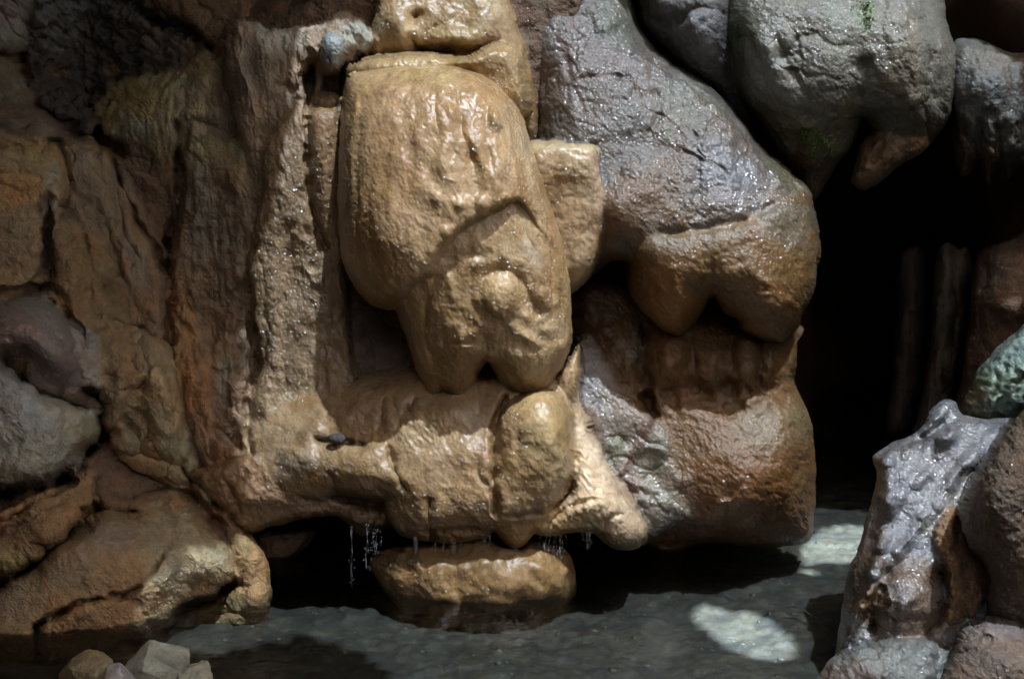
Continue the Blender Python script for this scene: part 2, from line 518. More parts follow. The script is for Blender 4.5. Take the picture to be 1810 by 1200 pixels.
    for i, (sl, y, phn) in enumerate(Yl):
        D = defs[i]; L, hn = prep[i]
        sub = idx[sl]; m = (sub >= 0) & (y < 50)
        w = np.where(m, np.exp(-np.clip((y - Ymin[sl]) / tau, 0, 40)), 0)
        m &= w > 0.01
        ids = sub[m]; w = w[m]
        if not len(ids): continue
        uu, vv = Uf[ids], Vf[ids]
        nz = fbm(np.stack([uu / 60, vv / 60, np.full(uu.shape, hn)], -1), 5, False, 0.62)
        col = paintmix(uu, vv, D['base'], D.get('paints', ()), nz)
        if D['mat'] in (M_FLOW, M_DRAPE): col = col * np.array([1.05, .97, .82]); col = col * 0.8 + (col @ np.array([.3, .6, .1]))[:, None] * np.array([1.08, 1.0, .82]) * 0.2
        elif D['name'] in SHADE: col = col * SHADE[D['name']]
        if D['name'] in CALM:
            lum = col @ np.array([.3, .6, .1]); col = (col * 0.9 + (lum[:, None] * np.array([1.05, 1.0, .86])) * 0.1) * (np.array([1.32, 1.3, 1.22]) if D['name'] in ('crown', 'pale_boulder', 'mauve_boulder', 'corner_block', 'wedge_stone', 'conglomerate_rock') else np.array([1.5, 1.68, 1.52]))
        wt = np.full(len(ids), float(D.get('wet', .3)))
        for wq in D.get('wets', ()):
            _, x, y_, rx, ry, an, val, al = wq
            cc, ss = math.cos(R(an)), math.sin(R(an))
            aa = ((uu - x) * cc + (vv - y_) * ss) / rx; bb = (-(uu - x) * ss + (vv - y_) * cc) / ry
            mm = 1 / (1 + np.exp(np.clip((np.sqrt(aa * aa + bb * bb) - 1 + .5 * nz) * 6, -30, 30))) * al
            wt = wt * (1 - mm) + val * mm
        np.add.at(wsum, ids, w); C[ids] += col * w[:, None]; Wt[ids] += wt * w
        disp[ids] += w * relief(P[ids], D.get('noise', ()), hn)
    ws = np.maximum(wsum, 1e-9); C /= ws[:, None]; Wt /= ws; disp /= ws
    disp += relief(P, shared, 2.7)
    P = P + N * (disp * att)[:, None]
    N = vnormals(P, Q)
    # each stone takes the faces it owns
    fo = ow[Q[:, 0]]
    for i, D in enumerate(defs):
        q = Q[fo == i]
        if not len(q): continue
        used = np.unique(q); rm = -np.ones(nv, int); rm[used] = np.arange(len(used)); q = rm[q]; m = len(used)
        ed = np.concatenate([q[:, [0, 1]], q[:, [1, 2]], q[:, [2, 3]], q[:, [3, 0]]]); ed = ed[ed[:, 0] != ed[:, 1]]
        key = np.minimum(ed[:, 0], ed[:, 1]) * (10 ** 7) + np.maximum(ed[:, 0], ed[:, 1])
        _, inv, cnt = np.unique(key, return_inverse=True, return_counts=True)
        be = ed[cnt[inv] == 1]
        Pf = P[used]
        # rough back of the stone: coarse, well behind the face and a little smaller than it
        ctr = Pf.mean(0)
        inw = np.zeros((m, 3)); cnts = np.zeros(m)
        fc = Pf[q].mean(1)
        for kk in range(4):
            np.add.at(inw, q[:, kk], fc); np.add.at(cnts, q[:, kk], 1)
        bd = np.zeros(m, bool); bd[be.ravel()] = True
        inw = inw / np.maximum(cnts, 1)[:, None] - Pf; inw[:, 1] = 0
        inw *= (bd / np.maximum(np.linalg.norm(inw, axis=1), 1e-6))[:, None]
        dep = D.get('back', back)
        eye = np.array([0, 0, CAMZ])
        bk = eye + (Pf - eye) * ((Pf[:, 1] + dep) / Pf[:, 1])[:, None] 
        PP = np.concatenate([Pf, bk]); CC = np.concatenate([C[used], C[used]]); WW = np.concatenate([Wt[used], np.full(m, 0.2)])
        side = np.stack([be[:, 1], be[:, 0], be[:, 0] + m, be[:, 1] + m], 1)
        qb = q[:, ::-1] + m
        fl = [tuple(x) if x[2] != x[3] else tuple(x[:3]) for x in q.tolist()] + side.tolist() + [tuple(x) if x[0] != x[1] else tuple(x[1:]) for x in qb.tolist()]
        par = D.get('parent')
        if par is not None: org = np.array(par.location)
        else: org = PP.mean(0); org[2] = PP[:, 2].min()
        o = make_mesh(D['name'], PP - org, fl, D['mat'], np.clip(CC, .005, .9), WW, par)
        nb = len(PP) - m
        nn = np.concatenate([N[used], np.tile([0.0, 1.0, 0.0], (nb, 1))])
        sm = np.zeros(len(o.data.polygons), bool); sm[:len(q)] = True
        o.data.polygons.foreach_set('use_smooth', sm)
        o.data.normals_split_custom_set_from_vertices(nn.tolist())
        if par is None:
            o.location = Vector(org.tolist())
            tag(o, D.get('label'), D.get('cat', 'rock formation') if D.get('kind') is None else None, None, D.get('kind'))
        elif D.get('label'): o['label'] = D['label']

def hash_name(name, outline):
    s = sum(ord(ch) * (i + 3) for i, ch in enumerate(name)) + sum(int(p[0] * 3 + p[1] * 7) for p in outline)
    return (s % 977) / 13.7

# ------------------------------------------------------------------ materials
def new_mat(name):
    m = bpy.data.materials.new(name); m.use_nodes = True
    return m, m.node_tree.nodes, m.node_tree.links

def stone(name, var=0.35, grain=0.25, bump=0.6, fine=90.0, mid=22.0, stretch=(1, 1, 1), rough=(0.62, 0.2), streak=0.0, pores=0.0,
          second=(1.25, 0.9, 0.7), glint=1.0, dist=0.012, film=0.17):
    m, n, l = new_mat(name)
    b = n['Principled BSDF']
    geo = n.new('ShaderNodeNewGeometry')
    mp = n.new('ShaderNodeMapping'); mp.inputs['Scale'].default_value = stretch
    l.new(geo.outputs['Position'], mp.inputs['Vector'])
    ca = n.new('ShaderNodeAttribute'); ca.attribute_name = 'stone_colour'
    wa = n.new('ShaderNodeAttribute'); wa.attribute_name = 'wetness'
    def noise(scale, detail=6, rough=0.6, vec=mp.outputs['Vector'], dist_=0.0):
        t = n.new('ShaderNodeTexNoise'); t.inputs['Scale'].default_value = scale
        t.inputs['Detail'].default_value = detail; t.inputs['Roughness'].default_value = rough
        t.inputs['Distortion'].default_value = dist_
        l.new(vec, t.inputs['Vector']); return t.outputs['Fac']
    def mth(op, a, b_=None, c=None):
        t = n.new('ShaderNodeMath'); t.operation = op
        for i, x in enumerate((a, b_, c)):
            if x is None: continue
            if isinstance(x, (int, float)): t.inputs[i].default_value = x
            else: l.new(x, t.inputs[i])
        return t.outputs[0]
    def rmp(x, a, b_, c, d):
        t = n.new('ShaderNodeMapRange'); l.new(x, t.inputs[0])
        for i, q in enumerate((a, b_, c, d)): t.inputs[i + 1].default_value = q
        return t.outputs[0]
    # colour: attribute * broad mottling * grain, with a second mineral tint
    big = noise(4.5, 5, 0.62, dist_=0.6)
    gr = noise(fine * 2.2, 3, 0.7, geo.outputs['Position'])
    md = noise(mid, 6, 0.65)
    mix = n.new('ShaderNodeMix'); mix.data_type = 'RGBA'; mix.blend_type = 'MULTIPLY'
    tint = n.new('ShaderNodeMix'); tint.data_type = 'RGBA'
    tint.inputs['A'].default_value = (1, 1, 1, 1); tint.inputs['B'].default_value = (*second, 1)
    l.new(rmp(big, 0.42, 0.66, 0, 1), tint.inputs['Factor'])
    l.new(ca.outputs['Color'], mix.inputs['A']); l.new(tint.outputs['Result'], mix.inputs['B']); mix.inputs['Factor'].default_value = 1
    v = mth('MULTIPLY', rmp(md, 0.25, 0.75, 1 - var, 1 + var * 0.8), rmp(gr, 0.25, 0.75, 1 - grain, 1 + grain))
    if streak:
        mp2 = n.new('ShaderNodeMapping'); mp2.inputs['Scale'].default_value = (26, 26, 1.6)
        l.new(geo.outputs['Position'], mp2.inputs['Vector'])
        st = noise(1.0, 5, 0.6, mp2.outputs['Vector'], 0.4)
        v = mth('MULTIPLY', v, rmp(st, 0.3, 0.7, 1 - streak, 1 + streak * 0.7))
    mul = n.new('ShaderNodeVectorMath'); mul.operation = 'SCALE'
    l.new(mix.outputs['Result'], mul.inputs[0]); l.new(v, mul.inputs['Scale'])
    l.new(mul.outputs[0], b.inputs['Base Color'])
    # relief
    h1 = noise(fine, 5, 0.62)
    h = mth('ADD', mth('MULTIPLY', md, 1.0), mth('MULTIPLY', h1, 0.45))
    if pores:
        vt = n.new('ShaderNodeTexVoronoi'); vt.inputs['Scale'].default_value = fine * 0.7
        l.new(mp.outputs['Vector'], vt.inputs['Vector'])
        h = mth('ADD', h, mth('MULTIPLY', mth('POWER', vt.outputs['Distance'], 1.5), pores))
    if streak:
        h = mth('ADD', h, mth('MULTIPLY', st, 0.7))
    bp = n.new('ShaderNodeBump'); bp.inputs['Strength'].default_value = bump; bp.inputs['Distance'].default_value = dist
    l.new(h, bp.inputs['Height']); l.new(bp.outputs['Normal'], b.inputs['Normal'])
    wmod = mth('MULTIPLY', wa.outputs['Fac'], rmp(noise(7.0, 4, 0.6), 0.35, 0.6, 0.55, 1.15))
    l.new(rmp(wmod, 0, 1, rough[0], rough[1]), b.inputs['Roughness'])
    b.inputs['Specular IOR Level'].default_value = 0.5
    # film of water: a smoother coat over a rippled film
    fb = n.new('ShaderNodeBump'); fb.inputs['Strength'].default_value = glint; fb.inputs['Distance'].default_value = 0.038
    hh = mth('ADD', noise(46, 1, 0.4, geo.outputs['Position']), mth('MULTIPLY', noise(92, 0, 0.5, geo.outputs['Position']), 0.35))
    l.new(hh, fb.inputs['Height'])
    l.new(fb.outputs['Normal'], b.inputs['Coat Normal'])
    l.new(mth('MULTIPLY', wmod, 1.0), b.inputs['Coat Weight'])
    b.inputs['Coat Roughness'].default_value = 0.17
    b.inputs['Coat IOR'].default_value = 1.5
    return m

M_FLOW = stone('tan_flowstone', var=0.28, grain=0.2, bump=0.22, fine=110, mid=26, stretch=(1, 1, 0.7), rough=(0.5, 0.3), second=(0.70, 0.60, 0.46), pores=0.1, streak=0.2)
M_DRAPE = stone('wet_drapery_stone', var=0.2, grain=0.18, bump=0.6, fine=80, mid=20, stretch=(1, 1, 0.45), rough=(0.5, 0.25), streak=0.22, second=(0.8, 0.78, 0.78))
M_GREY = stone('grey_limestone', glint=0.5, var=0.38, grain=0.25, bump=0.75, fine=95, mid=24, rough=(0.6, 0.27), second=(1.08, 0.94, 0.85), pores=0.3)
M_BULGE = stone('brown_bulge_stone', glint=0.6, streak=0.12, var=0.3, grain=0.22, bump=0.4, fine=120, mid=30, rough=(0.6, 0.26), second=(1.1, 0.9, 0.75), pores=0.3)
M_BROWN = stone('brown_wall_rock', var=0.42, grain=0.3, bump=1.0, fine=95, mid=22, rough=(0.68, 0.28), second=(1.18, 0.95, 0.78), dist=0.02)
M_STREAK = stone('streaked_brown_rock', var=0.35, grain=0.28, bump=0.9, fine=80, mid=18, stretch=(1, 1, 0.5), rough=(0.7, 0.3), streak=0.3, second=(1.2, 0.93, 0.75), dist=0.018)
M_BED = stone('stream_bed_silt', var=0.3, grain=0.25, bump=0.25, fine=70, mid=26, rough=(0.8, 0.6), second=(1.1, 1.0, 0.85))
M_PEB = stone('pebble_stone', var=0.2, grain=0.2, bump=0.3, fine=120, mid=40, rough=(0.6, 0.4), second=(1, 1, 1))
M_DARK = stone('dark_cave_rock', var=0.4, grain=0.3, bump=0.9, fine=70, mid=15, rough=(0.8, 0.5), second=(1.1, 0.95, 0.85), dist=0.02)

TAN = (0.40, 0.26, 0.115); TAN2 = (0.44, 0.30, 0.16); PALE = (0.50, 0.385, 0.25); OCHRE = (0.36, 0.19, 0.055)
BROWN = (0.17, 0.092, 0.042); DBROWN = (0.09, 0.05, 0.026); ORANGE = (0.27, 0.125, 0.04); GREY = (0.2, 0.18, 0.17)
BGREY = (0.24, 0.235, 0.25); GGREY = (0.22, 0.24, 0.2); MAUVE = (0.2, 0.155, 0.145); GREEN = (0.09, 0.13, 0.04); BLACK = (0.03, 0.024, 0.02)
RUST = (0.2, 0.075, 0.03)

# ------------------------------------------------------------------ cave shell : back wall, roof, floor, water
def build_wall():
    us = np.arange(-1500, 3300, 16.0); vs = np.arange(-1500, 1420, 16.0)
    U, V = np.meshgrid(us, vs)
    # distance of the wall, laid out by control points (u, v, distance)
    ctl = [(-1500, 600, 1.2), (-900, 600, 3.0), (-400, 600, 4.9), (0, 600, 5.6), (120, 600, 5.8), (280, 600, 5.9), (450, 600, 5.9), (700, 600, 6.0), (1000, 600, 5.95),
           (1250, 600, 6.1), (1380, 600, 6.6), (1450, 600, 9.6), (1560, 600, 10.5), (1660, 600, 9.5), (1760, 600, 7.0), (1900, 600, 5.9), (2300, 600, 4.6), (3300, 600, 2.6)]
    cu = np.array([c[0] for c in ctl]); cy = np.array([c[2] for c in ctl])
    Y = np.interp(U, cu, cy)
    # above the passage the wall comes forward to carry the bulges
    up = 1 / (1 + np.exp((V - 160) / 45.0))
    Yup = np.interp(U, [-1500, -400, 0, 200, 450, 1000, 1700, 2300, 3300], [1.2, 5.2, 6.9, 7.1, 6.6, 6.2, 6.9, 5.0, 2.6])
    Y = Y * (1 - up) + Yup * up
    lo = 1 / (1 + np.exp(-(V - 900) / 40.0))
    Y = Y + lo * np.interp(U, [0, 300, 700, 1000, 1400], [0.0, 0.15, 0.5, 0.5, 0.2])
    P = unproject(U.ravel(), V.ravel(), Y.ravel())
    P[:, 1] += 0.16 * fbm(P * 2.2, 4) + 0.05 * fbm(P * 9, 3, 1)
    h, w = U.shape
    I = np.arange(h * w).reshape(h, w)
    Q = np.stack([I[:-1, :-1], I[1:, :-1], I[1:, 1:], I[:-1, 1:]], -1).reshape(-1, 4)
    c = P[Q].mean(1)
    keep = (c[:, 2] > -0.6) & (c[:, 2] < 5.4) & ~((c[:, 0] > 2.6) & (c[:, 1] < 6.2) & (c[:, 2] > 3.0 + 0.15 * np.sin(c[:, 1] * 3)))
    Q = Q[keep]
    nz = fbm(P * 2.0, 3)
    C = np.array(BROWN) * (0.75 + 0.35 * nz[:, None])
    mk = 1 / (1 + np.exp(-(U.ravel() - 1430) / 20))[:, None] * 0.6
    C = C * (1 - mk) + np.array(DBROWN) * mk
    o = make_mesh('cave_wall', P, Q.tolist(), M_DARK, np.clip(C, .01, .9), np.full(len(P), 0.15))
    tag(o, 'rough brown rock wall at the back of the cave and round the dark passage', 'cave wall', kind='structure')

SPOTS = [[(1225, 1078), (1240, 1069), (1280, 1072), (1330, 1086), (1372, 1102), (1398, 1128), (1404, 1150), (1378, 1165), (1335, 1157), (1292, 1137), (1250, 1108)],
         [(1424, 957), (1450, 940), (1500, 930), (1545, 930), (1545, 985), (1505, 990), (1465, 986), (1428, 990)],
         [(1418, 994), (1432, 995), (1448, 1006), (1444, 1013), (1428, 1008)]]
ROOFZ = 5.0

def build_roof():
    """vault over the cave with two openings added and shaped for the light: over the rocks and the near bank"""
    st = 0.06
    xs = np.arange(-4.6, 5.6, st); ys = np.arange(-5.0, 11.5, st)
    X, Yy = np.meshgrid(xs, ys)
    keep = np.ones(X.shape, bool)
    left = -0.32 - 0.10 / (1 + np.exp((Yy - 3.5) / .15)) + 0.16 * np.sin(Yy * 2.3) + 0.08 * np.sin(Yy * 6.1)
    far = 4.65 + 0.7 / (1 + np.exp(-(X - 1.3) / .15)) - 0.6 / (1 + np.exp(-(X - 3.0) / .15)) + 0.15 * np.sin(X * 2.7) + 0.07 * np.sin(X * 7.0)
    skylight = (X > left) & (X < 4.5) & (Yy > 1.7 + 1.2 / (1 + np.exp((X - 0.9) / .12)) + .1 * np.sin(X * 5)) & (Yy < far)
    front = (X > -1.5 + .3 * np.sin(Yy * 2.0)) & (X < 2.4) & (Yy > -2.4) & (Yy <= -0.5 + .2 * np.sin(X * 3))
    keep &= ~(skylight | front)
    z = ROOFZ + 0 * X.ravel()
    P = np.stack([X.ravel(), Yy.ravel(), z], -1)
    idx = np.arange(X.size).reshape(X.shape)
    q = np.stack([idx[:-1, :-1], idx[:-1, 1:], idx[1:, 1:], idx[1:, :-1]], -1).reshape(-1, 4)
    kk = keep.ravel()[q].all(1)
    q = q[kk]
    used = np.unique(q); rm = -np.ones(len(P), int); rm[used] = np.arange(len(used))
    P = P[used]; q = rm[q]
    P[:, 2] += 0.10 * np.abs(fbm(P * 1.3, 3))
    C = np.tile(np.array(GREY) * 0.8, (len(P), 1))
    o = make_mesh('cave_roof', P, q.tolist(), M_DARK, C, np.full(len(P), 0.1))
    md = o.modifiers.new('thickness', 'SOLIDIFY'); md.thickness = 0.05; md.offset = 1.0
    tag(o, 'rock roof of the cave with two ragged openings to the daylight', 'cave roof', kind='structure')

def wall_box(name, x0, x1, y0, y1, z0, z1, label):
    """an uneven rock wall outside the picture, closing the cave"""
    n = 60
    along_x = abs(x1 - x0) > abs(y1 - y0)
    s = np.linspace(0, 1, n); t = np.linspace(0, 1, 30)
    S, T = np.meshgrid(s, t)
    P = np.stack([x0 + (x1 - x0) * S, y0 + (y1 - y0) * S, z0 + (z1 - z0) * T], -1).reshape(-1, 3)
    P[:, :2] += 0.3 * fbm(P * 0.9, 4)[:, None]
    I = np.arange(n * 30).reshape(30, n)
    Q = np.stack([I[:-1, :-1], I[:-1, 1:], I[1:, 1:], I[1:, :-1]], -1).reshape(-1, 4)
    o = make_mesh(name, P, Q.tolist(), M_DARK, np.tile(np.array(BROWN), (len(P), 1)), np.full(len(P), .1))
    md = o.modifiers.new('thickness', 'SOLIDIFY'); md.thickness = 0.3; md.offset = 0
    tag(o, label, 'cave wall', kind='structure')

def build_light_filter():
    """unseen added sheet dimming light above the rocks; its holes make the bright patches"""
    st = 0.035; Z = ROOFZ + 0.45
    X, Yy = np.meshgrid(np.arange(-1.6, 5.2, st), np.arange(0.7, 6.8, st))
    keep = np.ones(X.shape, bool)
    for s in SPOTS:
        pl = []
        for (u, v) in s:
            p = on_level(u, v, -0.15); t = (Z + 0.15) / SUN_DIR.z
            pl.append((p.x + SUN_DIR.x * t, p.y + SUN_DIR.y * t))
        L = np.array(pl)
        d, nx, ny = seg_dist(X, Yy, L, True, nearest=True)
        ii = inside(X, Yy, L); sn = d < st * 0.5
        X = np.where(sn, nx, X); Yy = np.where(sn, ny, Yy)
        keep &= ~(ii & ~sn)
    idx = np.arange(X.size).reshape(X.shape)
    q = np.stack([idx[:-1, :-1], idx[:-1, 1:], idx[1:, 1:], idx[1:, :-1]], -1).reshape(-1, 4)
    q = q[keep.ravel()[q].all(1)]
    P = np.stack([X.ravel(), Yy.ravel(), np.full(X.size, Z)], -1)
    used = np.unique(q); rm = -np.ones(len(P), int); rm[used] = np.arange(len(used))
    m, n, l = new_mat('light_filter')
    n.remove(n['Principled BSDF'])
    tr = n.new('ShaderNodeBsdfTransparent'); tr.inputs['Color'].default_value = (SUN_PASS * .97, SUN_PASS, SUN_PASS * 1.04, 1)
    l.new(tr.outputs[0], n['Material Output'].inputs['Surface'])
    o = make_mesh('added_light_filter', P[used], rm[q].tolist(), m, smooth=False)  # added out of view to dim the sun and cut the light patches
    tag(o, 'dim weathered glazing over the daylight opening in the cave roof', 'skylight', kind='structure')

SUN_PASS = 0.09  # share of sun and sky let through the added sheet
build_wall()
build_roof()
build_light_filter()
wall_box('side_wall', -4.3, -4.3, -5.2, 8.0, -1.0, 5.3, 'rough brown rock wall closing the cave on the left')
wall_box('rear_wall', -4.4, 5.4, -4.9, -4.9, -1.0, 5.3, 'rough brown rock wall closing the cave behind the stream')
wall_box('outer_wall', 4.9, 4.9, -5.2, 11.4, -1.0, 2.4, 'low rock wall below the daylight opening')
wall_box('passage_wall', 5.4, -4.4, 11.3, 11.3, -1.0, 5.3, 'dark rock at the far end of the passage')

def bed_height(P):
    z = -0.16 + 0.05 * fbm(P * 1.6, 3)
    d1, d2 = cell(P * np.array([11, 13, 1]))
    z += 0.03 * np.clip(0.62 - d1, 0, 1)
    d1, d2 = cell(P * np.array([26, 30, 1]) + 4)
    z += 0.006 * np.clip(0.6 - d1, 0, 1)
    near = np.clip((3.4 - P[:, 1]) / 1.5, 0, 1); z += near * 0.8
    return z

# stream bed
def build_bed():
    xs = np.concatenate([np.arange(-4.6, -2.0, .08), np.arange(-2.0, 2.6, .012), np.arange(2.6, 5.2, .08)]); ys = np.concatenate([np.arange(-5.0, 3.9, .1), np.arange(3.9, 7.4, .014), np.arange(7.4, 11.5, .05)])
    X, Y = np.meshgrid(xs, ys)
    P = np.stack([X.ravel(), Y.ravel(), np.zeros(X.size)], -1)
    z = bed_height(P)
    P[:, 2] = z
    h, w = X.shape
    I = np.arange(h * w).reshape(h, w)
    Q = np.stack([I[:-1, :-1], I[:-1, 1:], I[1:, 1:], I[1:, :-1]], -1).reshape(-1, 4)
    nz = fbm(P * np.array([5, 6, 1]), 3)[:, None]
    pal = np.array([(.040, .036, .024), (.024, .022, .016), (.055, .050, .036), (.036, .027, .016), (.020, .020, .017), (.075, .071, .058), (.030, .027, .018), (.045, .036, .022)])
    w = P * np.array([1, 1, 0]) + 0.01 * np.stack([perlin(P * 30), perlin(P * 30 + 9), 0 * P[:, 0]], -1)
    b1, h1 = cell_id(w * np.array([24, 26, 0]) + np.array([0, 0, .5])); b2, h2 = cell_id(w * np.array([11, 12, 0]) + np.array([3, 5, .5]))
    C = np.array([.55, .535, .50]) * (0.6 * pal[h1 % 8] + 0.4 * pal[h2 % 8])
    C = C * np.clip(1.15 - 0.5 * b1, .5, 1.2)[:, None] * np.clip(1 + 0.6 * nz + 0.5 * fbm(P * np.array([2, 2.6, 1]), 2)[:, None], .3, 2.2)
    o = make_mesh('stream_bed', P, Q.tolist(), M_BED, np.clip(C, .006, .6), np.full(len(P), .1))
    tag(o, 'gravelly olive brown bed of the shallow cave stream', 'stream bed', kind='structure')
build_bed()

def build_water():
    m, n, l = new_mat('stream_water')
    n.remove(n['Principled BSDF']); out = n['Material Output']
    geo = n.new('ShaderNodeNewGeometry')
    def tex(sc, scale, det):
        mp = n.new('ShaderNodeMapping'); mp.inputs['Scale'].default_value = sc; mp.inputs['Rotation'].default_value = (0, 0, R(-24))
        l.new(geo.outputs['Position'], mp.inputs['Vector'])
        t = n.new('ShaderNodeTexNoise'); t.inputs['Scale'].default_value = scale; t.inputs['Detail'].default_value = det
        t.inputs['Distortion'].default_value = 0.3
        l.new(mp.outputs['Vector'], t.inputs['Vector']); return t.outputs['Fac']
    a = tex((1, 1.35, 1), 11, 2); b = tex((1, 1.25, 1), 38, 1)
    ad = n.new('ShaderNodeMath'); ad.operation = 'MULTIPLY_ADD'; l.new(b, ad.inputs[0]); ad.inputs[1].default_value = 0.45; l.new(a, ad.inputs[2])
    bp = n.new('ShaderNodeBump'); bp.inputs['Strength'].default_value = 0.3; bp.inputs['Distance'].default_value = 0.014
    l.new(ad.outputs[0], bp.inputs['Height'])
    fr = n.new('ShaderNodeFresnel'); fr.inputs['IOR'].default_value = 1.33; l.new(bp.outputs['Normal'], fr.inputs['Normal'])
    tr = n.new('ShaderNodeBsdfTransparent'); tr.inputs['Color'].default_value = (0.87, 0.92, 0.92, 1)
    gl = n.new('ShaderNodeBsdfGlossy'); gl.inputs['Roughness'].default_value = 0.025; l.new(bp.outputs['Normal'], gl.inputs['Normal'])
    mx = n.new('ShaderNodeMixShader')
    l.new(fr.outputs[0], mx.inputs[0]); l.new(tr.outputs[0], mx.inputs[1]); l.new(gl.outputs[0], mx.inputs[2])
    l.new(mx.outputs[0], out.inputs['Surface'])
    xs = np.linspace(-4.5, 5.0, 120); ys = np.linspace(2.0, 11.3, 120)
    X, Y = np.meshgrid(xs, ys)
    P = np.stack([X.ravel(), Y.ravel(), 0 * X.ravel()], -1)
    P[:, 2] = 0.004 * fbm(P * 3, 2)
    I = np.arange(X.size).reshape(X.shape)
    Q = np.stack([I[:-1, :-1], I[:-1, 1:], I[1:, 1:], I[1:, :-1]], -1).reshape(-1, 4)
    o = make_mesh('stream_water', P, Q.tolist(), m)
    tag(o, 'shallow clear rippled stream running round the foot of the rocks', 'stream', kind='structure')
build_water()

# ------------------------------------------------------------------ NOISE presets: (amp m, frequency per m, octaves, kind)
N_FLOW = [(0.007, (8, 8, 5), 3), (0.0035, (36, 36, 28), 2, 2)]
N_BOSS = [(0.008, (8, 8, 4), 3), (0.004, (22, 22, 6), 2), (0.002, (40, 40, 28), 2, 2)]
N_ROUGH = [(0.022, 3.6, 3), (0.034, (5, 5, 5), 1, 'facet'), (0.016, (3.5, 3.5, 3.5), 1, 'crack'), (0.008, (12, 12, 12), 1, 'facet'), (0.008, (10, 10, 10), 1, 'crack'), (0.004, 30, 3, 1)]
N_CRAG = [(0.025, 3.2, 3), (0.05, (4.5, 4.5, 4.5), 1, 'facet'), (0.022, (4, 4, 4), 1, 'crack'), (0.014, (11, 11, 11), 1, 'facet'), (0.010, (10, 10, 8), 1, 'crack'), (0.004, 30, 3, 1)]
N_STRIA = [(0.018, (6, 6, 2.0), 3), (0.007, (18, 18, 4), 3, 1), (0.018, (5, 5, 2.2), 1, 'crack'), (0.010, (12, 12, 6), 1, 'crack'), (0.003, 46, 3, 1)]
N_PIT = [(0.014, 5, 3), (0.006, (42, 42, 24), 2, 1), (0.003, 70, 2)]
N_GREYR = [(0.020, 4.0, 3), (0.016, (3.2, 3.2, 3.2), 1, 'crack'), (0.008, (8, 8, 8), 1, 'crack'), (0.010, (6, 6, 6), 1, 'facet'), (0.003, (20, 20, 20), 3, 1), (0.002, 55, 2)]

#==BODIES==
# the wall the stones grow out of
_ctl = np.array([(0, 50, 5.75), (150, 120, 6.25), (300, 30, 6.05), (60, 300, 5.45), (60, 450, 5.45), (200, 350, 5.75), (250, 520, 5.65), (150, 480, 5.5), (60, 600, 5.1), (60, 760, 5.05), (180, 700, 5.3), (250, 720, 5.35),
    (300, 300, 5.72), (330, 180, 5.65), (450, 200, 5.55), (380, 500, 5.6), (400, 750, 5.5), (50, 950, 4.95), (250, 860, 5.45), (200, 1000, 4.9), (80, 1130, 4.8), (400, 1040, 5.1), (520, 400, 5.48), (530, 650, 5.48), (480, 850, 5.3),
    (640, 600, 5.52), (700, 700, 5.4), (660, 660, 5.45), (700, 850, 5.2), (850, 850, 5.2), (780, 50, 5.65), (900, 150, 5.65), (1000, 800, 5.3), (1100, 800, 5.45), (1250, 800, 5.7), (1100, 580, 6.0), (1300, 600, 6.0), (1380, 900, 5.75)], float)
def wall_depth(u, v):
    num = 0; den = 0
    for (x, y, d) in _ctl:
        w = np.exp(-((u - x) ** 2 + (v - y) ** 2) / (2 * 75.0 ** 2)) + 1e-6
        num = num + w * d; den = den + w
    return num / den - 0.02
# ================================================================== LEFT WALL
rock('conglomerate_rock', [(20, -70), (260, -70), (335, 40), (350, 130), (220, 150), (180, 185), (190, 260), (110, 250), (50, 190), (40, 140), (35, 60)],
     6.15, .10, M_DARK, BLACK, noise=[(.03, 6, 3), (.075, (13, 13, 13), 1, 'lump'), (.02, 40, 2)], paints=[('b', 100, 40, 40, 60, 0, (.10, .105, .1), .5), ('b', 300, 70, 60, 25, 10, (.09, .07, .055), .6), ('b', 100, 130, 20, 12, 0, BROWN, .6), ('b', 205, 122, 12, 10, 0, BROWN, .7)], wet=.25,
     label='black knobbly conglomerate rock recessed at the upper left above the pale pointed slab', jit=4)
rock('overhang_rock', [(205, -70), (430, -70), (440, 20), (405, 60), (372, 92), (350, 75), (300, 50), (255, 25)], 5.95, .22, M_BROWN, (.12, .062, .03),
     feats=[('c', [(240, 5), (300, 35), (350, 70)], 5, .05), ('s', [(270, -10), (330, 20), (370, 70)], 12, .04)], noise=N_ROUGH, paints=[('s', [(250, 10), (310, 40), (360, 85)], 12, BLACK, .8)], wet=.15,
     label='dark brown overhanging rock beside the black conglomerate at the top left', tilt=(0, 0))
rock('corner_block', [(-70, -70), (40, -70), (44, 40), (47, 95), (32, 98), (0, 85), (-70, 90)], 5.5, .2, M_GREY, (.13, .12, .095), noise=N_ROUGH, paints=[('b', 10, 10, 30, 30, 0, (.12, .07, .06), .6)],
     label='grey green rock block in the top left corner')
rock('dark_ledge_rock', [(-70, 100), (25, 112), (45, 150), (62, 178), (100, 200), (112, 245), (60, 262), (-70, 255)], 5.55, .2, M_BROWN, (.10, .06, .04), noise=N_ROUGH, wet=.3,
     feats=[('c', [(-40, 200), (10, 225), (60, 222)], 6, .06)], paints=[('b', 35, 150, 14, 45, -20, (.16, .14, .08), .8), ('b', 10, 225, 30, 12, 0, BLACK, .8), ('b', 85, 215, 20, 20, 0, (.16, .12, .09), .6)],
     label='dark brown ledge rock under the grey green corner block')
